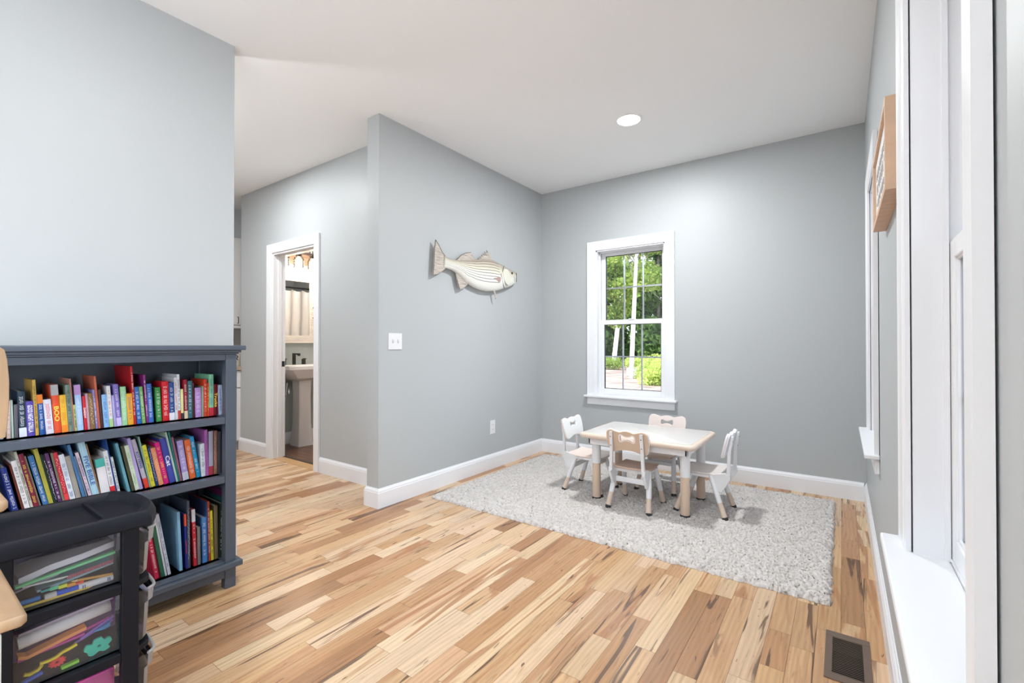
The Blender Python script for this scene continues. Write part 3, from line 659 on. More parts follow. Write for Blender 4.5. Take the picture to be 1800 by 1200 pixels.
def book(s, y, w, Hh, lean, col, c2, title, tc, desc):
    t = thing('book', desc, 'book', (SX[s], y, SZ[s]), 0, SN[s]); t.rotation_euler = (R(-lean), 0, 0)
    dep = min(.215, max(.115, Hh*random.uniform(.74,.92))); th = min(.0022, w*.22)
    mc = mat('cover_'+col, hexc(col, .95), .42, spec=.4)
    b = MB(); b.box(-dep, 0, 0, th, 0, Hh).box(-dep, 0, w-th, w, 0, Hh)
    n = 5 if w > .008 else 2
    arc = [(-.0012*(1-math.cos(PI*(2*k/n-1)/2)) if False else -.0022*(2*k/n-1)**2, w*k/n) for k in range(n+1)]
    rings = [[(a+.0022*0, yy, z) for a, yy in arc] + [(-.004, w-th*.2, z), (-.004, th*.2, z)] for z in (0, Hh)]
    b.loft([[(x, yy, z) for x, yy, z in r] for r in rings])
    b.build('cover', mc, t)
    MB().box(-dep+.003, -.0042, th, w-th, .003, Hh-.003).build('pages', M_pages, t)
    if c2:
        top = c2[0] == '^'; h = c2.lstrip('^'); z0, z1 = (Hh*.78, Hh*.999) if top else (Hh*.001, Hh*.20)
        MB().box(-.012, .0004, -.0002, w+.0002 if w > .01 else w, z0, z1).build('spine_band', mat('cover_'+h, hexc(h, .95), .42), t)
    if not title: return
    M = Matrix.Translation((.0007, w/2, 0)); ml = mat('ink_'+tc, TC[tc], .5)
    if title in '~.':
        b = MB(); z = Hh*.14; rr = random.Random(int(y*1e5))
        zend = Hh*(.74 if c2 and c2[0] == '^' else .88)
        if c2 and c2[0] != '^': z = Hh*.24
        while z < zend:
            if title == '~':
                h = rr.uniform(.25,.5)*w; g = rr.uniform(.0016,.0032)
                if rr.random() < .18: z += .006; continue
                hw = w*rr.choice([.16,.20,.26]); o_ = rr.uniform(-.05,.05)*w
                b.box(0, .0002, o_-hw, o_-hw+.0011, z, z+g); b.box(0, .0002, o_-hw, o_+hw, z, z+.0008)
                if rr.random() < .6: b.box(0, .0002, o_+hw-.0011, o_+hw, z, z+g)
                z += g+.0011
            else:
                o_ = rr.uniform(-.3,.3)*w; r = .0009; b.box(0, .0002, o_-r, o_+r, z, z+2*r); z += rr.uniform(.003,.007)
        o = b.build('spine_lettering', ml, t); o.location = M.translation
    else:
        span = Hh*.78 if not c2 else Hh*.6
        me = text_mesh(title, 1.0); xs = [v.co.x for v in me.vertices]; ys = [v.co.y for v in me.vertices]
        k = min(span/(max(xs)-min(xs)), w*.74/(max(ys)-min(ys)))
        ky = w*.66/(max(ys)-min(ys)); kx = min(span/(max(xs)-min(xs)), ky*1.5)
        zc = Hh*(.5 if not c2 else (.40 if c2[0] == '^' else .58))
        # text x runs down the spine, text y points to +y
        Mx = Matrix(((0,0,1,0),(0,1,0,0),(-1,0,0,0),(0,0,0,1)))
        me.transform(Matrix.Translation((.0007, w/2, zc)) @ Mx @ Matrix.Diagonal((kx, ky, 1, 1))); me.materials.clear(); me.materials.append(ml)
        link_mesh('spine_title', me, ml, t)
for bk in BOOKS: book(*bk)

# ------------------------------------------------------------------ drawer cart
M_cart = mat('black_cart_plastic', (.006,.007,.012), .5, spec=.25)
M_clear = glassy('clear_drawer_plastic', (.93,.93,.95), milky=.09, rough=.12)
M_frost = glassy('frosted_drawer_plastic', (.92,.92,.95), milky=.68, rough=.3)
CX0, CX1, CY0, CY1 = -1.93, -1.63, .165, .455
def bow(x, base=.462, k=.04): q = (x-(CX0+CX1)/2)/((CX1-CX0)/2-.018); return base + k*max(0, 1-.25*abs(q)**2-.75*abs(q)**16)
def storage_cart():
    t = thing('storage_cart', 'black plastic rolling cart with three translucent drawers full of craft supplies', 'storage cart')
    fr = MB()
    for x0, x1 in ((CX1-.022, CX1), (CX0, CX0+.022)):
        fr.box(x0, x1, CY0, .208, .02, .617).box(x0, x1, .414, .4535, .02, .617)
        for z0, z1 in ((.436,.4635),(.248,.2735),(.03,.075)): fr.box(x0, x1, .208, .414, z0, z1)
    for z0, z1 in ((.02,.05),): fr.box(CX0+.022, CX1-.022, CY0, .46, z0, z1)
    for z0, z1 in ((.436,.452),(.248,.264),(.05,.064)):
        n = 14; n = 30; xs = [CX0+.004+(CX1-CX0-.008)*i/n for i in range(n+1)]
        ring = [(x, bow(x, .456, .040)) for x in xs] + [(CX1-.004, .20), (CX0+.004, .20)]
        fr.loft([[(x,y,z0) for x,y in ring], [(x,y,z1) for x,y in ring]])
    fr.box(CX0+.022, CX1-.022, CY0, CY0+.01, .05, .617)
    fr.build('cart_frame', M_cart, t, bevel=.003)
    # lid: a tray with a raised, bowed rim and a divider
    def ring(g, k=1.0):
        n = 16; xs = [CX0-.012+g+(CX1-CX0+.024-2*g)*i/n for i in range(n+1)]
        pts = []
        for x in xs:
            q = (x-(CX0+CX1)/2)/((CX1-CX0+.024-2*g)/2); pts.append((x, .478 + .040*(1-abs(q)**2.6) - g))
        return pts + [(CX1+.012-g, CY0-.012+g), (CX0-.012+g, CY0-.012+g)]
    b = MB(); b.loft([[(x,y,z) for x,y in ring(g)] for g,z in ((.004,.612),(0,.616),(0,.636),(.005,.648),(.012,.655),(.024,.655),(.030,.650),(.036,.634),(.040,.632))])
    b.box(CX0+.03, CX1-.03, .385, .393, .632, .644)
    b.build('cart_lid', M_cart, t, smooth=30)
    for i, (z0, z1) in enumerate(((.4665,.604),(.2765,.428),(.0785,.240))):
        n = 30; xs = [CX0+.024+(CX1-CX0-.048)*k/n for k in range(n+1)]
        def dr(g, kk): return [(x, bow(x, .458, kk)-g) for x in xs] + [(xs[-1], CY0+.014), (xs[0], CY0+.014)]
        b = MB()
        prof = [(.008,.030,z0), (.004,.034,z0+.006), (.002,.038,z1-.05), (-.003,.044,z1-.046), (-.004,.046,z1-.012)]
        R_ = [[(x,y,z) for x,y in dr(g,k)] for g,k,z in prof]
        b.loft(R_, cap=False); b.add(R_[0], [tuple(range(len(R_[0])))[::-1]])
        dw = b.build('drawer', M_clear, t, smooth=40)
        # front panel (frosted) and rolled rim
        f_ = MB(); f_.loft([[(x, bow(x,.458,k)-g+.0008, z) for x in xs] for g,k,z in prof], closed=False, cap=False); f_.build('drawer_front', M_frost, dw, smooth=40)
        rm = MB(); rm.tube([(x, bow(x,.458,.046)+.005, z1-.010) for x in xs], .0045, 8); rm.build('drawer_rim', M_frost, dw, smooth=60)
    for x in (CX0+.02, CX1-.02):
        for y in (CY0+.03, .43): MB().tube([(x-.006,y,.011),(x+.006,y,.011)], .0109, 16).build('caster', M_black, t, smooth=40)
    return t
storage_cart()
def item(name, label, cat, b, m, smooth=40, bevel=0): return tag(b.build(name, m, None, smooth=smooth, bevel=bevel), label, cat)
def craft():
    P = lambda c, r=.5: mat('craft_'+c, hexc(c, 1.6), r)
    X = -1.672
    item('paper_stack', 'white paper sheets curled along the top of the upper cart drawer', 'paper', MB().loft([[(X-.005+dx, y, z+dz) for dx,dz in ((0,0),(-.12,.004),(-.12,.010),(0,.016))] for y,z in ((.222,.528),(.28,.542),(.34,.548),(.408,.560))]), P('c9c6cf'))
    item('ruler', 'long green ruler under the papers in the upper cart drawer', 'ruler', MB().bar((X,.215,.527),(X,.408,.5465),.014,.006,side=Vector((1,0,0))), P('6fc088'), smooth=None)
    item('pen', 'slim white pen lying at a slant in the upper cart drawer', 'pen', MB().tube([(X,.228,.5215),(X,.30,.5165),(X,.312,.5165)],[.002,.003,.001],10), P('e8e8f0'))
    nb = thing('spiral_notebook', 'teal notebook with a pink spiral binding in the upper cart drawer', 'notebook')
    MB().loft([[(X-.004,y,z),(X-.10,y,z+.004),(X-.10,y,z-.002),(X-.004,y,z-.006)] for y,z in ((.255,.502),(.33,.508),(.407,.518))]).build('notebook_cover', P('6f8f98'), nb)
    b = MB()
    for i in range(26):
        y = .312+i*.0037; z = .5055+(y-.255)*.1; b.tube([(X+.004*math.cos(a)-.004, y, z+.005*math.sin(a)) for a in [k*PI/4 for k in range(9)]], .0007, 5)
    b.build('spiral_binding', P('c86a7c'), nb)
    def pencil(label, a, c, col):
        t = thing('pencil', label, 'pencil'); a, c = Vector(a), Vector(c); d = (c-a).normalized()
        MB().tube([a, c], .0034, 6).build('pencil_body', P(col), t); MB().tube([c, c+d*.012], [.0034,.0006], 8).build('pencil_tip', P('d8b890'), t)
    pencil('tan pencil lying high at the right of the upper cart drawer', (X,.404,.486), (X-.01,.332,.494), 'c09048')
    pencil('long yellow pencil lying along the front bottom of the upper cart drawer', (X+.002,.222,.4725), (X+.002,.352,.4705), 'd8b040')
    fan = thing('color_strip_fan', 'rainbow strip of teal, yellow, orange and red bands in the upper cart drawer', 'strip')
    for i, cc in enumerate(('3aa0a0','58b888','e8d040','f09038','e84838')):
        y = .262+i*.0165; z = .4985-i*.0022; MB().box(X-.030, X-.004, y, y+.0163, z-.006+i*-.0004, z+.004-i*.001).build('band', P(cc), fan)
    mk = thing('marker', 'fat blue marker with white label and grey cap in the upper cart drawer', 'marker')
    MB().tube([(X-.004,.268,.4775),(X-.004,.272,.4775),(X-.004,.290,.4775)],[.007,.0085,.0085],16).build('marker_cap', P('c8c4c0'), mk, smooth=40)
    MB().tube([(X-.004,.290,.4775),(X-.004,.333,.4765)],.0072,16).build('marker_grip', P('2f55c0'), mk, smooth=40)
    MB().tube([(X-.004,.333,.4765),(X-.004,.405,.4755)],.0085,16).build('marker_barrel', P('e0e6f2'), mk, smooth=40)
    b = MB()
    for y in (.340,.344,.392,.396): b.box(X+.0043, X+.0047, y, y+.002, .471, .481)
    b.build('marker_print', P('28407c'), mk)
    item('glue_stick', 'blue stick at the left bottom of the upper cart drawer', 'glue stick', MB().tube([(X-.016,.225,.4765),(X-.016,.262,.4765)],.006,12), P('3a80c8'))
    item('sketch_pad', 'mauve grey pad standing across the back of the upper cart drawer', 'sketch pad', MB().box(X-.19, X-.14, .20, .44, .472, .575), P('8c8694'), smooth=None, bevel=.002)
    item('sticker_sheets', 'pale violet sticker sheets leaning at the left of the upper cart drawer', 'stickers', MB().loft([[(X-.03,y,z),(X-.11,y,z+.004),(X-.11,y,z+.008),(X-.03,y,z+.004)] for y,z in ((.215,.500),(.25,.507),(.30,.516))]), P('a89ab0'), smooth=None)
    item('felt_sheets', 'dark plum felt sheets at the back of the middle cart drawer', 'felt', MB().box(X-.19, X-.12, .20, .44, .283, .40), P('6a4a70'), smooth=None, bevel=.002)
    item('pipe_cleaner_bundle', 'magenta and violet pipe cleaners at the left end of the middle cart drawer', 'pipe cleaners', MB().tube([(X-.02,.222,.335),(X-.03,.29,.330),(X-.02,.35,.338)],.004,8).tube([(X-.03,.225,.326),(X-.03,.30,.334),(X-.03,.405,.352)],.004,8), P('b0408c'))
    item('colored_straws', 'purple straws slanting under the orange strip in the middle cart drawer', 'straws', MB().tube([(X-.015,.34,.330),(X-.015,.41,.360)],.0035,8).tube([(X-.02,.33,.322),(X-.02,.41,.348)],.0035,8), P('7c5ca8'))
    # second drawer
    item('paper_roll', 'thick white paper roll across the middle cart drawer', 'paper roll', MB().tube([(X-.03,.224,.372),(X-.03,.405,.3885)],.016,20), P('dcdce4'))
    item('paper_sheets', 'grey mauve paper sheets above the roll in the middle cart drawer', 'paper', MB().loft([[(X,y,z),(X-.10,y,z+.004),(X-.10,y,z+.009),(X,y,z+.007)] for y,z in ((.222,.400),(.31,.408),(.405,.415))]), P('968a98'))
    item('orange_strip', 'orange bent cardboard strip in the middle cart drawer', 'strip', MB().loft([[(X-.002,y,z),(X-.03,y,z),(X-.03,y,z+.008),(X-.002,y,z+.008)] for y,z in ((.222,.343),(.238,.336),(.30,.348),(.35,.356))]), P('d88850'), smooth=None)
    def cutter(name, label, pts, z, h, col, th=.004):
        n = len(pts); b = MB()
        for i in range(n):
            a, c = Vector(pts[i]), Vector(pts[(i+1) % n]); b.bar((X, a.x, a.y), (X, c.x, c.y), h, th)
        return b
    item('cookie_cutter', 'yellow wavy plastic cookie cutter in the middle cart drawer', 'cookie cutter', MB().tube([(X-.004,y,z) for y,z in ((.232,.300),(.242,.2955),(.258,.299),(.264,.306),(.262,.312),(.275,.311),(.29,.3125),(.302,.319),(.318,.322),(.331,.326))],.0055,8,sq=.8), P('e8c020'))
    fl = smoothpts([(.352,.292),(.345,.300),(.350,.311),(.362,.309),(.366,.318),(.380,.320),(.386,.311),(.398,.312),(.402,.302),(.394,.293),(.398,.285),(.386,.281),(.376,.286),(.364,.280),(.355,.283)])
    hl = [(.376+.005*math.cos(a), .299+.004*math.sin(a)) for a in [k*PI/6 for k in range(12)]]
    Mx = Matrix(((0,0,1,X-.002),(1,0,0,0),(0,1,0,0),(0,0,0,1)))
    o = plate('foam_flower', [fl, hl], .003, .001, Mx, P('38b8a0')); tag(o, 'teal flower shaped foam piece with a hole in the middle cart drawer', 'craft piece')
    gr = [(.293+r*math.cos(a), .2985+r*.75*math.sin(a)) for k in range(24) for a, r in [(k*PI/12, .016 if k % 2 else .0115)]]
    hl = [(.293+.005*math.cos(a), .2985+.004*math.sin(a)) for a in [k*PI/6 for k in range(12)]]
    o = plate('foam_gear', [gr, hl], .003, .0008, Matrix(((0,0,1,X-.006),(1,0,0,0),(0,1,0,0),(0,0,0,1))), P('d83038')); tag(o, 'red toothed gear shaped piece in the middle cart drawer', 'craft piece')
    item('blue_strip', 'blue plastic strip lying low left in the middle cart drawer', 'strip', MB().bar((X,.226,.2825),(X,.265,.291),.01,.007), P('4060c0'), smooth=None)
    item('green_piece', 'lime green wedge lying on the floor of the middle cart drawer', 'craft piece', MB().bar((X,.30,.281),(X,.334,.283),.012,.007), P('88c840'), smooth=None)
    item('blue_wedge', 'steel blue plastic wedge at the upper right of the middle cart drawer', 'craft piece', MB().loft([[(X-.03+dx,y,z+dz) for dx,dz in ((0,0),(.02,0),(.02,h),(0,h))] for y,z,h in ((.366,.3365,.002),(.39,.334,.010),(.402,.337,.012))]), P('4880b0'), smooth=None)
    item('pink_folder', 'pink folder standing in the lowest cart drawer', 'folder', MB().box(X-.12, X-.002, .215, .41, .082, .222), P('c8589c'), smooth=None, bevel=.002)
craft()

# ------------------------------------------------------------------ wooden high stool at the left edge
def high_chair():
    t = thing('wooden_chair', 'tall natural wood seat and back panel on white legs at the left edge', 'chair')
    x0, x1, y0, y1 = -1.50, -1.172, -.20, .1675
    def slab(name, x0, x1, y0, y1, z0, z1, r=.012, m=M_wood):
        b = MB(); k = 6
        def rr(g):
            pts = []
            for cx, cy, a0 in ((x1-r,y1-r,0),(x0+r,y1-r,90),(x0+r,y0+r,180),(x1-r,y0+r,270)):
                for i in range(k+1): a = R(a0+90*i/k); pts.append((cx+(r-g)*math.cos(a), cy+(r-g)*math.sin(a)))
            return pts
        h = min(.005, (z1-z0)/3)
        b.loft([[(x,y,z) for x,y in rr(g)] for g,z in ((h,z0),(0,z0+h),(0,z1-h),(h,z1))]); return b.build(name, m, t, smooth=50)
    slab('seat', x0, x1, y0, y1, .634, .654)
    slab('armrest', -1.42, -1.172, .085, .1435, .842, .862)
    slab('armrest', -1.42, -1.172, -.18, -.12, .842, .862)
    MB().prism(smoothpts([(-.18,.975),(-.185,1.10),(-.165,1.128),(0,1.131),(.115,1.129),(.1395,1.105),(.1400,.985),(.120,.968),(0,.966),(-.16,.966)],3), lambda a,c,dd: (dd,a,c), -1.19, -1.170).build('backrest', M_wood, t, bevel=.004)
    Mw = mat('stool_leg_paint', (.74,.80,.77), .4)
    for x in (-1.46, -1.19):
        for y in (-.175, .112):
            MB().box(x-.015, x+.015, y-.015, y+.0245, 0, .6335).build('leg', Mw, t, bevel=.004)
    MB().box(-1.205, -1.178, .085, .128, .615, .6335).box(-1.205, -1.178, -.17, -.127, .615, .6335).build('seat_bracket', M_white, t, bevel=.004)
    for y in (.100, -.165):
        MB().box(-1.1895, -1.1715, y-.012, y+.012, .6545, .8415).box(-1.1895, -1.1715, y-.012, y+.012, .8625, .966).build('back_post', M_wood, t, bevel=.003)
        MB().box(-1.41, -1.39, y-.01, y+.01, .6545, .8415).build('arm_post', M_wood, t, bevel=.003)
    return t
high_chair()

# ------------------------------------------------------------------ fish on the partition wall
def fish():
    x0 = XF+.036
    t = thing('fish_sculpture', 'striped bass sculpture mounted on the grey wall left of the back window, facing right', 'fish sculpture', (0,0,0))
    top = [(2.660,1.842),(2.70,1.828),(2.76,1.822),(2.83,1.829),(2.92,1.845),(3.03,1.862),(3.12,1.882),(3.20,1.894),(3.277,1.897),(3.34,1.888),(3.40,1.877),(3.447,1.868),(3.52,1.852),(3.58,1.842),(3.63,1.838),(3.651,1.832)]
    bot = [(2.660,1.742),(2.70,1.742),(2.76,1.735),(2.83,1.712),(2.92,1.655),(3.03,1.622),(3.12,1.607),(3.20,1.604),(3.277,1.612),(3.34,1.622),(3.40,1.637),(3.447,1.652),(3.52,1.672),(3.58,1.694),(3.63,1.716),(3.651,1.732)]
    n = 22; vs, fs, vv = [], [], []
    rows = []
    for (y,zt),(_,zb) in zip(top, bot):
        u = (y-2.66)/.991; T = .010 + .034*math.sin(PI*min(1, u*.92+.06))**.8
        if u > .97: T *= .6
        row = []
        for k in range(n):
            a = 2*PI*k/n; row.append(len(vs)); zz = (zt+zb)/2 + (zt-zb)/2*math.sin(a); vs.append((x0+T*math.cos(a), y, zz)); vv.append((.5+.5*math.sin(a), u))
        rows.append(row)
    for a, c in zip(rows, rows[1:]):
        for k in range(n): fs.append((a[k], a[(k+1) % n], c[(k+1) % n], c[k]))
    fs.append(tuple(rows[0])[::-1]); fs.append(tuple(rows[-1]))
    me = bpy.data.meshes.new('fish_body'); me.from_pydata(vs, [], fs)
    at = me.color_attributes.new('fv', 'FLOAT_COLOR', 'POINT'); at.data.foreach_set('color', np.array([(a, c, 0, 1) for a, c in vv], dtype=np.float32).ravel())
    m = bpy.data.materials.new('fish_paint'); m.use_nodes = True; nt = m.node_tree; bs = nt.nodes['Principled BSDF']; bs.inputs['Roughness'].default_value = .35
    A = nt.nodes.new('ShaderNodeAttribute'); A.attribute_name = 'fv'; sp = nt.nodes.new('ShaderNodeSeparateColor'); nt.links.new(A.outputs['Color'], sp.inputs[0])
    cr = nt.nodes.new('ShaderNodeValToRGB'); e = cr.color_ramp.elements; e[0].position = 0; e[0].color = (.80,.80,.76,1); e[1].position = 1; e[1].color = (.36,.30,.24,1)
    q = e.new(.45); q.color = (.80,.80,.74,1); q = e.new(.72); q.color = (.66,.62,.50,1); q = e.new(.88); q.color = (.47,.41,.34,1)
    nt.links.new(sp.outputs[0], cr.inputs[0])
    wv = nt.nodes.new('ShaderNodeMath'); wv.operation = 'MULTIPLY'; wv.inputs[1].default_value = 11.0; nt.links.new(sp.outputs[0], wv.inputs[0])
    fr = nt.nodes.new('ShaderNodeMath'); fr.operation = 'FRACT'; nt.links.new(wv.outputs[0], fr.inputs[0])
    lt = nt.nodes.new('ShaderNodeMath'); lt.operation = 'LESS_THAN'; lt.inputs[1].default_value = .21; nt.links.new(fr.outputs[0], lt.inputs[0])
    g1 = nt.nodes.new('ShaderNodeMath'); g1.operation = 'GREATER_THAN'; g1.inputs[1].default_value = .26; nt.links.new(sp.outputs[0], g1.inputs[0])
    g2 = nt.nodes.new('ShaderNodeMath'); g2.operation = 'LESS_THAN'; g2.inputs[1].default_value = .70; nt.links.new(sp.outputs[1], g2.inputs[0])
    mm = nt.nodes.new('ShaderNodeMath'); mm.operation = 'MULTIPLY'; nt.links.new(lt.outputs[0], mm.inputs[0]); nt.links.new(g1.outputs[0], mm.inputs[1])
    m2 = nt.nodes.new('ShaderNodeMath'); m2.operation = 'MULTIPLY'; nt.links.new(mm.outputs[0], m2.inputs[0]); nt.links.new(g2.outputs[0], m2.inputs[1])
    m3 = nt.nodes.new('ShaderNodeMath'); m3.operation = 'MULTIPLY'; m3.inputs[1].default_value = .95; nt.links.new(m2.outputs[0], m3.inputs[0])
    mx = nt.nodes.new('ShaderNodeMix'); mx.data_type = 'RGBA'; mx.inputs[7].default_value = (.12,.11,.09,1); nt.links.new(m3.outputs[0], mx.inputs[0]); nt.links.new(cr.outputs[0], mx.inputs[6]); nt.links.new(mx.outputs[2], bs.inputs['Base Color'])
    me.materials.append(m); link_mesh('fish_body', me, m, t, smooth=60)
    Mf = mat('fin_paint', (.46,.41,.36), .5, noise=(70,.45,(1,.15,2.6)))
    MX = Matrix(((0,0,1,x0),(1,0,0,0),(0,1,0,0),(0,0,0,1)))
    def fin(name, pts, sm=True, th=.003, dx=0): return plate(name, [smoothpts(pts, 3) if sm else pts], th, .001, Matrix.Translation((dx,0,0)) @ MX, Mf, t)
    fin('tail_fin', [(2.568,1.947),(2.60,1.915),(2.64,1.862),(2.675,1.838),(2.690,1.79),(2.680,1.742),(2.63,1.705),(2.57,1.675),(2.541,1.669),(2.549,1.74),(2.553,1.81),(2.558,1.88)], sm=False)
    fin('dorsal_fin', [(2.806,1.822),(2.86,1.872),(2.92,1.902),(2.985,1.916),(3.005,1.896),(3.030,1.858),(2.92,1.835)], sm=False)
    sp = []
    for i in range(6):
        u = i/6; y = 3.080+u*.14; z = 1.868+u*.10; sp += [(y, z+.008), (y+.010, z+.0), (y+.016, z-.004)]
    sp += [(3.215,1.972),(3.235,1.950),(3.250,1.952),(3.262,1.928),(3.280,1.888),(3.15,1.868)]
    fin('spiny_dorsal_fin', sp, sm=False)
    fin('anal_fin', [(2.800,1.722),(2.815,1.67),(2.833,1.62),(2.845,1.588),(2.89,1.602),(2.945,1.640),(2.93,1.68),(2.86,1.72)], sm=False)
    fin('pelvic_fin', [(3.285,1.622),(3.305,1.59),(3.318,1.548),(3.328,1.548),(3.322,1.59),(3.312,1.622)], sm=False, dx=.01)
    plate('pectoral_fin', [smoothpts([(3.362,1.742),(3.358,1.712),(3.34,1.706),(3.30,1.716),(3.262,1.722),(3.262,1.728),(3.30,1.734),(3.34,1.746)],3)], .002, .001, Matrix.Translation((.0385,0,0)) @ MX, mat('pectoral_paint', (.42,.27,.24), .5), t)
    b = MB()
    for run in ([(2.568,1.947),(2.558,1.88),(2.553,1.81),(2.549,1.74),(2.541,1.669),(2.57,1.675)],[(2.568,1.947),(2.60,1.915),(2.64,1.862),(2.675,1.838)],[(2.806,1.822),(2.86,1.872),(2.92,1.902),(2.985,1.916)],[(2.815,1.67),(2.833,1.62),(2.845,1.588)]): b.tube([(x0+.004,y,z) for y,z in run], .0022, 6)
    for i in range(6): u = (i+.1)/6; b.tube([(x0+.003,3.083+u*.14,1.872+u*.10),(x0+.003,3.077+u*.14,1.886+u*.105)], [.003,.001], 6)
    b.build('fin_edge', mat('fin_edge_dark', (.07,.065,.06), .6), t, smooth=60)
    b = MB(); ga = [(3.365,1.782),(3.385,1.745),(3.402,1.71),(3.425,1.675),(3.442,1.655)]
    b.tube([(x0+.040-.0045*i, y, z) for i, (y, z) in enumerate(ga)], .0028, 8)
    b.tube([(x0+.030, 3.425,1.862),(x0+.037, 3.405,1.835),(x0+.040,3.392,1.80)], .0022, 8)
    b.build('gill_line', mat('fish_dark', (.10,.08,.07), .5), t, smooth=60)
    cp = plate('gill_cover', [smoothpts([(3.40,1.80),(3.43,1.83),(3.48,1.825),(3.51,1.78),(3.51,1.72),(3.49,1.69),(3.45,1.70),(3.415,1.74)],3)], .002, .002, Matrix.Translation((.0365,0,0)) @ MX, mat('gill_cover_paint', (.70,.70,.60), .35), t)
    MB().lathe([(0,.0),(.012,0),(.0115,.003),(.007,.006),(0,.007)][1:], 20, 0, Matrix.Translation((x0+.021,3.565,1.812)) @ Matrix.Rotation(R(90),4,'Y')).build('eye', mat('fish_eye', (.05,.045,.03), .1), t, smooth=60)
    MB().tube([(x0+.016,3.60,1.80),(x0+.02,3.615,1.765),(x0+.016,3.618,1.735)], [.004,.006,.004], 8).build('jaw', mat('jaw_paint', (.62,.60,.56), .4), t, smooth=60)
    MB().loft([[(x0+.014,3.652+dy,z) for dy,z in ((0,1.826),(.001,1.80),(.001,1.76),(0,1.74))], [(x0-.014,3.652+dy,z) for dy,z in ((0,1.826),(.001,1.80),(.001,1.76),(0,1.74))]]).build('mouth', mat('fish_mouth', (.16,.13,.12), .5), t)
    MB().tube([(XF,3.1,1.75),(x0,3.1,1.75)], .008, 10).build('wall_mount', M_dark, t)
fish()

# ------------------------------------------------------------------ wall plates
def switch_plate():
    t = thing('light_switch', 'white double light switch plate near the end of the partition wall', 'light switch', (XF, 2.201, 1.1545))
    MB().box(0,.006,-.061,.061,-.0585,.0585).build('cover_plate', M_white, t, bevel=.002)
    for y in (-.023,.023):
        MB().box(.006,.0075,-.006+y,.006+y,-.014,.014).build('switch_surround', mat('switch_grey', (.55,.56,.58), .5), t)  # surround is a flat grey, darker than the plate
        MB().box(.0075,.016,-.004+y,.004+y,-.001,.011).build('toggle', M_white, t, bevel=.001)
def outlet():
    t = thing('wall_outlet', 'white electrical outlet low on the partition wall left of the table', 'outlet', (XF, 3.336, .377))
    MB().box(0,.005,-.036,.036,-.062,.062).build('cover_plate', M_white, t, bevel=.002)
    for z in (-.022,.022):
        MB().box(.005,.007,-.015,.015,z-.0165,z+.0165).build('receptacle', M_white, t, bevel=.002)
        MB().box(.007,.0073,-.007,-.0045,z-.004,z+.006).box(.007,.0073,.0045,.007,z-.004,z+.006).build('slot', M_dark, t)
switch_plate(); outlet()

# ------------------------------------------------------------------ floor register
def floor_vent():
    t = thing('floor_vent', 'brown metal floor register beside the right baseboard', 'floor vent', (.0115, 2.058, .0005))
    Mv = mat('register_brown', (.17,.12,.09), .42, metal=.3)
    hx, hy = .068, .158; ix, iy = .045, .120
    b = MB()
    for q in ((-hx,hx,-hy,-iy),(-hx,hx,iy,hy),(-hx,-ix,-iy,iy),(ix,hx,-iy,iy)): b.box(*q, 0, .0045)
    b.build('register_frame', Mv, t, bevel=.002)
    for i in range(23):
        y = -iy+ (2*iy)*(i+.5)/23
        MB().box(-ix, ix, -.0026, .0026, -.0006, .0006, 0, Matrix.Translation((0,y,.0028)) @ Matrix.Rotation(R(-32 if i < 13 else -22),4,'X')).build('louver', Mv, t)
    MB().box(-ix, ix, -iy, iy, .00005, .00015).build('duct_dark_sheet', mat('duct_black', (.008,.007,.006), .9), t)  # black sheet under the louvers imitates the unlit duct
floor_vent()

# ------------------------------------------------------------------ framed sign on the right wall
def sign():
    t = thing('framed_sign', 'white lettered sign in a deep light wood frame between the right windows', 'sign', (XR, 1.975, 1.70))
    hy, hz, d, w = .305, .1325, .040, .018
    b = MB(); b.box(-d,0,-hy,-hy+w,-hz,hz).box(-d,0,hy-w,hy,-hz,hz).box(-d,0,-hy+w,hy-w,hz-w,hz).box(-d,0,-hy+w,hy-w,-hz,-hz+w)
    b.build('frame', mat('frame_wood', (.66,.45,.31), .55, noise=(14,.10,(1,4,1))), t, bevel=.001)
    MB().box(-.031,-.004,-hy+w,hy-w,-hz+w,hz-w).build('sign_board', mat('sign_white', (.80,.78,.76), .6), t)
    b = MB(); rr = random.Random(4)
    for row, (z, h) in enumerate(((.050,.030),(.0,.036),(-.055,.028))):
        y = .22
        while y > -.22:
            if rr.random() < .2: y -= .02; continue
            ww = rr.uniform(.008,.016); pts = [(-.0315, y-ww*u, z+h*.5*math.sin(u*PI*rr.choice((1.5,2,3)))) for u in (0,.25,.5,.75,1)]
            b.tube(pts, .0013, 5); y -= ww+.004
    b.build('script_lettering', mat('sign_ink', (.42,.41,.42), .6), t)
sign()

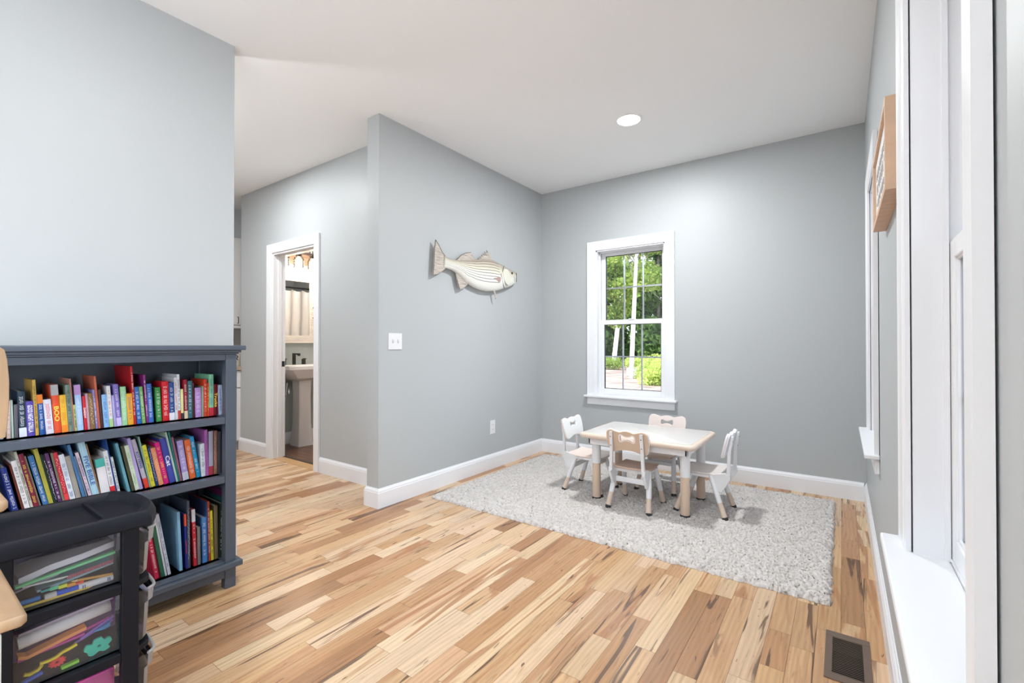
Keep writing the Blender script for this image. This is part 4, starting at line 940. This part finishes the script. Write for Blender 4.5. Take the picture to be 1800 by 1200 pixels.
# ------------------------------------------------------------------ bathroom
def sink():
    cy = 2.86
    t = thing('pedestal_sink', 'white square pedestal sink standing in the bathroom', 'sink', (-5.146, cy, .001))
    def rect(x0, x1, hy, z, c=.012): return [(x0+c,-hy,z),(x1-c,-hy,z),(x1,-hy+c,z),(x1,hy-c,z),(x1-c,hy,z),(x0+c,hy,z),(x0,hy-c,z),(x0,-hy+c,z)]
    MB().loft([rect(.075,.275,.090,0), rect(.078,.272,.087,.03), rect(.092,.255,.072,.25), rect(.095,.250,.068,.55), rect(.09,.262,.074,.745)]).build('pedestal', M_porc, t, smooth=20)
    MB().loft([rect(.06,.30,.13,.735), rect(.03,.37,.18,.765,.02), rect(.005,.415,.255,.835,.03), rect(0,.43,.275,.855,.03), rect(0,.435,.28,.862,.02), rect(0,.435,.28,.898,.02), rect(.005,.43,.275,.903,.02), rect(.12,.40,.22,.902,.04), rect(.17,.37,.17,.80,.05)]).build('basin', M_porc, t, smooth=30)
    f = thing('faucet', 'dark bronze widespread faucet with two lever handles on the bathroom sink', 'faucet', (-5.07, 2.82, .905))
    MB().box(-.016,.016,-.014,.014,0,.125).box(-.016,.115,-.014,.014,.112,.13).box(.09,.115,-.012,.012,.100,.112).build('spout', M_bronze, f, bevel=.003)
    for s in (-1, 1):
        h = MB().box(-.017,.017,s*.115-.017,s*.115+.017,0,.062).build('handle', M_bronze, f, bevel=.003)
        MB().box(-.01,.06,s*.115-.006,s*.115+.006,.063,.070).build('lever', M_bronze, h, bevel=.002)
    p = thing('supply_pipe', 'chrome drain and supply pipes behind the sink pedestal', 'pipe')
    MB().tube([(-5.149,2.72,.54),(-5.09,2.72,.54),(-5.06,2.72,.56),(-5.06,2.735,.70)], .008, 10).build('supply_line', M_chrome, p, smooth=50)
    MB().tube([(-5.10,2.78,.66),(-5.06,2.755,.62),(-5.06,2.755,.58)], .014, 12).build('drain', M_chrome, p, smooth=50)
    MB().lathe([(.012,0),(.016,.004),(.016,.018),(.01,.022)], 14, 0, Matrix.Translation((-5.09,2.72,.54)) @ Matrix.Rotation(R(90),4,'Y')).build('shutoff_valve', M_chrome, p, smooth=40)
sink()
def mirror():
    Mr = mat('whitewashed_wood', (.80,.72,.63), .6, noise=(7,.14,(1,1,7)))
    t = thing('bathroom_mirror', 'mirror in a whitewashed plank frame above the bathroom sink', 'mirror', (-5.15, 2.82, 1.15))
    y0, y1, z1 = -.285, .285, .85
    MB().box(.0005,.024,y0,y1,0,.085).box(.0005,.024,y0,y1,.715,z1).box(.0005,.024,y0,y0+.055,.0855,.7145).box(.0005,.024,y1-.055,y1,.0855,.7145).build('mirror_frame', Mr, t, bevel=.003)
    MB().box(.001,.012,y0+.055,y1-.055,.0855,.7145).build('mirror_glass', mat('mirror', (.92,.92,.92), .01, metal=1), t)
    for z in (.42,.30): MB().lathe([(.006,0),(.006,.004),(.003,.006)],12,0,Matrix.Translation((.024,y1-.02,z)) @ Matrix.Rotation(R(90),4,'Y')).build('hinge_pin', M_dark, t)
mirror()
def vanity_light():
    t = thing('vanity_light', 'three bulb vanity light with jar glass shades above the bathroom mirror', 'wall light', (-5.15, 2.83, 2.17))
    Mb = mat('aged_wood_plate', (.20,.13,.09), .5, noise=(10,.3,(1,1,8)))
    MB().box(.0005,.02,-.27,.27,-.11,.03).build('back_plate', Mb, t, bevel=.003)
    MB().box(.085,.105,-.29,.29,.0,.028).build('bar', mat('bar_metal', (.16,.12,.10), .4, metal=.8), t, bevel=.003)
    MB().box(.02,.0845,-.02,.02,.004,.024).build('arm', M_bronze, t)
    for y in (-.17, 0, .17):
        MB().tube([(.095+.0,y-.0,.028),(.10,y,.055),(.125,y,.072),(.15,y,.055),(.155,y,.02),(.155,y,-.02)], .005, 10).build('hook', M_bronze, t, smooth=60)
        MB().lathe([(.03,-.045),(.034,-.03),(.034,-.018),(.012,-.012)],20,0,Matrix.Translation((.155,y,0))).build('socket_cap', M_bronze, t, smooth=40)
        MB().lathe([(.055,-.175),(.058,-.16),(.058,-.075),(.045,-.05),(.036,-.044)],24,0,Matrix.Translation((.155,y,0))).build('shade', glassy('jar_glass', milky=.06), t, smooth=60).data
        bl = MB().lathe([(.004,-.150),(.020,-.140),(.029,-.118),(.024,-.092),(.012,-.07),(.012,-.046)],20,0,Matrix.Translation((.155,y,0))).build('bulb', mat('bulb_glow', (1,.9,.8), .4, emit=(1,.78,.55), es=11), t, smooth=60)
        l = bpy.data.lights.new('bulb_light', 'POINT'); l.energy = VANITY_W; l.color = (1,.80,.60); l.shadow_soft_size = .03
        o = bpy.data.objects.new('bulb_light', l); C.objects.link(o); o.parent = t; o.location = (.155, y, -.19)
vanity_light()
def shower():
    t = thing('curtain_rod', 'dark metal shower curtain rod across the bathroom tub', 'curtain rod', (-3.86, 3.33, 1.95))
    MB().tube([(0,-.865,0),(0,.857,0)], .0125, 14).build('rod', M_bronze, t, smooth=50)
    b = MB(); ys = [-.82+i*.15 for i in range(12)]
    for y in ys: b.tube([(.022*math.cos(a), y, -.008+.022*math.sin(a)) for a in [k*PI/6 for k in range(13)]], .002, 6)
    b.build('ring', M_bronze, t, smooth=50)
    n = 260; vs, fs = [], []; zs = [1.925, 1.90, 1.5, 1.44, 1.0, .5, .12]
    for j, z in enumerate(zs):
        for i in range(n+1):
            u = i/n; y = 2.49+u*1.68; k = .5+.5*math.cos(2*PI*(y-2.51)/.15)
            zz = z-(0 if j else .035*(1-k)); x = -3.86+.030*math.sin(2*PI*u*11.2+.3*j)*(.5+.5*j/6)
            vs.append((x, y, zz))
    for j in range(len(zs)-1):
        for i in range(n): a = j*(n+1)+i; fs.append((a, a+1, a+n+2, a+n+1))
    me = bpy.data.meshes.new('shower_curtain'); me.from_pydata(vs, [], fs)
    o = link_mesh('shower_curtain', me, mat('curtain_linen', (.78,.72,.66), .85), None, smooth=80)
    s = o.modifiers.new('thick', 'SOLIDIFY'); s.thickness = .0015
    tag(o, 'pale linen shower curtain hanging from the bathroom rod, seen in the mirror', 'curtain')
    b = MB(); tt = thing('bathtub', 'white bathtub behind the shower curtain', 'bathtub', (-3.30, 3.33, .001))
    def rc(g, z): return [(-.46+g,-.85+g,z),(.50-g,-.85+g,z),(.50-g,.84-g,z),(-.46+g,.84-g,z)]
    b.loft([rc(0,0),rc(0,.50),rc(.01,.51),rc(.07,.505),rc(.13,.12)]); b.build('tub_shell', M_porc, tt, bevel=.01)
shower()

# ------------------------------------------------------------------ kitchen glimpsed past the bookcase wall
def kitchen():
    Mc = mat('kitchen_cabinet_white', (.78,.77,.76), .4)
    t = thing('wall_cabinet', 'white kitchen wall cabinet seen past the edge of the bookcase wall', 'cabinet', (-5.9, 2.2, 1.345))
    MB().box(.001,.31,-.42,.272,0,1.0).build('cabinet_body', Mc, t, bevel=.002)
    for y0, y1, hs in ((-.418,-.075,-.10),(-.070,.270,.235)):
        dd = MB().box(.311,.330,y0,y1,.012,.992).build('cabinet_door', Mc, t, bevel=.003)
        MB().tube([(.331,hs,.03),(.352,hs,.03),(.352,hs,.10),(.331,hs,.10)], .004, 8).build('handle', M_black, dd)
    MB().box(.001,.335,-.43,.28,-.03,-.001).build('light_rail', Mc, t, bevel=.003)
    t = thing('base_cabinet', 'pale kitchen base cabinet in the far kitchen beside the hall corner', 'cabinet', (-5.9, 2.1, 0))
    MB().box(.001,.60,-.6,.62,.09,.858).box(.001,.54,-.6,.62,0,.09).build('cabinet_body', Mc, t, bevel=.002)
    for y0, y1 in ((-.598,-.2),(-.195,.2),(.205,.618)):
        dd = MB().box(.601,.62,y0,y1,.105,.66).build('cabinet_door', Mc, t, bevel=.003); MB().box(.601,.62,y0,y1,.67,.85).build('drawer_front', Mc, t, bevel=.003)
        MB().tube([(.621,(y0+y1)/2-.05,.76),(.64,(y0+y1)/2-.05,.76),(.64,(y0+y1)/2+.05,.76),(.621,(y0+y1)/2+.05,.76)], .004, 8).build('handle', M_black, dd)
    tag(MB().box(-5.898,-5.26,1.5,2.7,.8585,.895).build('countertop', mat('tan_counter', (.48,.36,.26), .35, noise=(30,.2)), bevel=.003), 'tan kitchen countertop on the far base cabinet', 'countertop')
    c = thing('canister', 'cream canister with curled black marks on the kitchen counter', 'canister', (-5.42, 2.345, .896))
    MB().lathe([(.062,0),(.064,.004),(.064,.17),(.058,.18)], 28).build('canister_body', mat('canister_cream', (.74,.66,.58), .4), c, smooth=40)
    MB().lathe([(.060,.180),(.066,.181),(.066,.20),(.02,.205)], 28).build('lid', mat('canister_lid', (.66,.60,.55), .4), c, smooth=40)
    b = MB(); 
    for z0, s in ((.135,1),(.105,-1),(.065,1)):
        pts = []
        for k in range(13):
            a = k/12*PI*1.7; ph = R(-22)+.026*math.cos(a)*s/.064*.9; pts.append((.0655*math.cos(ph), .0655*math.sin(ph), z0+.020*math.sin(a)))
        b.tube(pts, .0042, 6)
    b.build('curled_marks', M_black, c, smooth=60)
    t = thing('range_hood', 'dark appliance on the kitchen wall beside the wall cabinet', 'appliance', (-5.9, 1.62, 1.86))
    MB().box(.001,.33,-.155,.155,0,.25).build('hood_body', mat('appliance_dark', (.06,.06,.065), .3), t, bevel=.01)
    MB().box(.331,.336,-.13,.13,.03,.12).build('hood_panel', mat('appliance_panel', (.015,.015,.02), .15), t)
kitchen()

# ------------------------------------------------------------------ outdoors
def outdoors():
    g = MB(); g.box(-60,60,YB+.2,90,-.9,-.5).box(XR+.2,60,-40,YB+.2,-.9,-.5)
    tag(g.build('ground', mat('mulch_ground', (.23,.165,.145), .95, noise=(1.3,.5))), kind='structure')
    def leafmat(name, a, c):
        m = bpy.data.materials.new(name); m.use_nodes = True; nt = m.node_tree; nt.nodes.clear(); out = nt.nodes.new('ShaderNodeOutputMaterial')
        at = nt.nodes.new('ShaderNodeAttribute'); at.attribute_name = 'leaf'; mx = nt.nodes.new('ShaderNodeMix'); mx.data_type = 'RGBA'; mx.inputs[6].default_value = (*a,1); mx.inputs[7].default_value = (*c,1); nt.links.new(at.outputs['Fac'], mx.inputs[0])
        df = nt.nodes.new('ShaderNodeBsdfDiffuse'); tl = nt.nodes.new('ShaderNodeBsdfTranslucent'); ms = nt.nodes.new('ShaderNodeMixShader'); ms.inputs[0].default_value = .35
        nt.links.new(mx.outputs[2], df.inputs[0]); nt.links.new(mx.outputs[2], tl.inputs[0]); nt.links.new(df.outputs[0], ms.inputs[1]); nt.links.new(tl.outputs[0], ms.inputs[2]); nt.links.new(ms.outputs[0], out.inputs[0])
        return m
    def leaves(name, blobs, n, size, m, parent=None):
        B = np.array(blobs); wgt = B[:,3]**2; k = rng.choice(len(B), n, p=wgt/wgt.sum())
        d = rng.standard_normal((n,3)); d /= np.linalg.norm(d,axis=1)[:,None]; r = rng.random(n)**.45
        c = B[k,:3] + d*(r*B[k,3])[:,None]*np.array([1,1,.8])
        c[:,2] = np.maximum(c[:,2], -.45)
        a = rng.standard_normal((n,3)); a /= np.linalg.norm(a,axis=1)[:,None]; q = np.cross(a, rng.standard_normal((n,3))); q /= np.linalg.norm(q,axis=1)[:,None]
        s = size*(.6+.8*rng.random(n))[:,None]
        v = np.stack([c-a*s, c+q*s*.45, c+a*s, c-q*s*.45], 1).reshape(-1,3)
        f = np.arange(4*n).reshape(-1,4)
        me = bpy.data.meshes.new(name); me.from_pydata(v.tolist(), [], f.tolist())
        at = me.attributes.new('leaf', 'FLOAT', 'FACE'); at.data.foreach_set('value', rng.random(n).astype(np.float32))
        me.materials.append(m); return link_mesh(name, me, m, parent)
    Mg = leafmat('woods_leaf', (.05,.11,.035), (.17,.27,.07)); Ml = leafmat('light_leaf', (.16,.26,.06), (.38,.46,.12)); My = leafmat('bush_leaf', (.36,.50,.12), (.62,.66,.22))
    Mb = mat('grey_bark', (.16,.14,.12), .9, noise=(6,.3)); Mw = mat('white_bark', (.80,.78,.76), .8, noise=(5,.12,(1,1,3)))
    def tree(name, label, x, y, h, r, m, n, size, spread, low, bark=Mb, lean=(0,0), group=None, cat='tree'):
        t = thing(name, label, cat, (x, y, -.5), 0, group); rr = random.Random(int(abs(x*100)+y*10))
        MB().tube([(lean[0]*u, lean[1]*u, h*u) for u in (0,.3,.6,1)], [r*1.15,r,r*.8,r*.4], 12).build('trunk', bark, t, smooth=60)
        if n:
            bl = [(lean[0]*.8+rr.uniform(-spread,spread), rr.uniform(-spread,spread), rr.uniform(low,h), rr.uniform(.5,1.1)*spread*.6) for _ in range(16)]
            bl = [(a,c,max(z,rad*.5),rad) for a,c,z,rad in bl]
            leaves('foliage', bl, int(n*1.25), size*1.15, m, t)
            b = MB()
            for a, c, z, rad in bl[:7]:
                b.tube([(lean[0]*.5, 0, max(.3, z*.7)), (a, c, z)], [r*.3, r*.1], 6)
            b.build('branch', Mb, t)
        return t
    tree('birch_tree', 'white barked tree trunk standing in the sun outside the middle of the back window', -8.35, 21.6, 9.5, .098, Ml, 1500, .13, 1.5, 6.4, Mw, (.45,0))
    tree('birch_tree', 'slightly leaning pale trunk outside the left part of the back window', -13.55, 31.6, 12, .15, Ml, 1200, .16, 1.8, 8.5, Mw, (1.4,0))
    tree('maple_tree', 'bright green leafy tree at the upper left of the back window view', -11.4, 25.0, 7.5, .08, Ml, 6000, .11, 1.5, 3.0)
    tree('maple_tree', 'sunlit green branches at the upper right of the back window view', -6.2, 24.0, 8.5, .07, Ml, 3500, .11, 1.4, 4.6, lean=(-1.9,0))
    i = 0
    for x, y, h in [(-22,36,11),(-19.5,34,10),(-17.2,35.5,12),(-15.4,36.5,11),(-13.0,35.5,12),(-11.2,34.5,11),(-9.4,34,12),(-7.5,35,11),(-18.5,40,15),(-14.3,41,16),(-10.5,40,15),(-6.4,40,15)]:
        tree('woodland_tree', 'dark green tree in the woods beyond the yard', x, y, h, .14, Mg, 4600, .20, 2.0, .4, group='trees at the edge of the woods'); i += 1
    for x, y, s, lab in ((-6.15,18.6,.75,'yellow green bush low at the right of the back window view'),(-7.6,22.0,.80,'yellow green bush behind the lower one at the right of the window view')):
        t = thing('bush', lab, 'bush', (x, y, -.5))
        leaves('foliage', [(dx,dy,dz,s*.75) for dx,dy,dz in ((0,0,.5*s),(.6*s,.2,.45*s),(.2,.5*s,.9*s),(-.3*s,0,.3*s),(.9*s,-.2,.8*s))], 5000, .055, My, t)
        MB().tube([(0,0,0),(.1,0,.6)], [.03,.01], 6).build('stem', Mb, t)
    for x, y, lab in ((-15.5,42.5,'green understory deep in the woods at the left'),(-12.6,43,'green understory deep in the woods at the centre'),(-10.2,42.5,'green understory deep in the woods at the right'),(-14.6,30.5,'green undergrowth at the left edge below the leaning trunk'),(-11.6,32.5,'green undergrowth at the foot of the dark woods between the trunks'),(-12.9,28.5,'green undergrowth at the left of the back window view'),(-10.6,30.0,'green undergrowth between the two white trunks'),(-9.0,29.0,'green undergrowth right of the nearer white trunk')):
        t = thing('bush', lab, 'bush', (x, y, -.5)); k = 1.0 if y < 40 else 2.6; leaves('foliage', [(dx*k,0,.4*k,.55*k) for dx in (-.9,-.3,.3,.9)], int(2600*k), .07*k*.9, Mg if y > 40 else Ml if x < -12 else My, t); MB().tube([(0,0,0),(0,0,.5)], [.03,.01], 6).build('stem', Mb, t)
    st = MB().box(-.52,.52,-.35,.35,0,.42).build('stone_block', mat('granite', (.55,.56,.60), .8, noise=(9,.15)), None, bevel=.03); st.location = (-8.75, 23.6, -.5); st.rotation_euler = (0,0,R(12))
    tag(st, 'pale grey stone block on the ground behind the nearer white trunk', 'stone block')
outdoors()
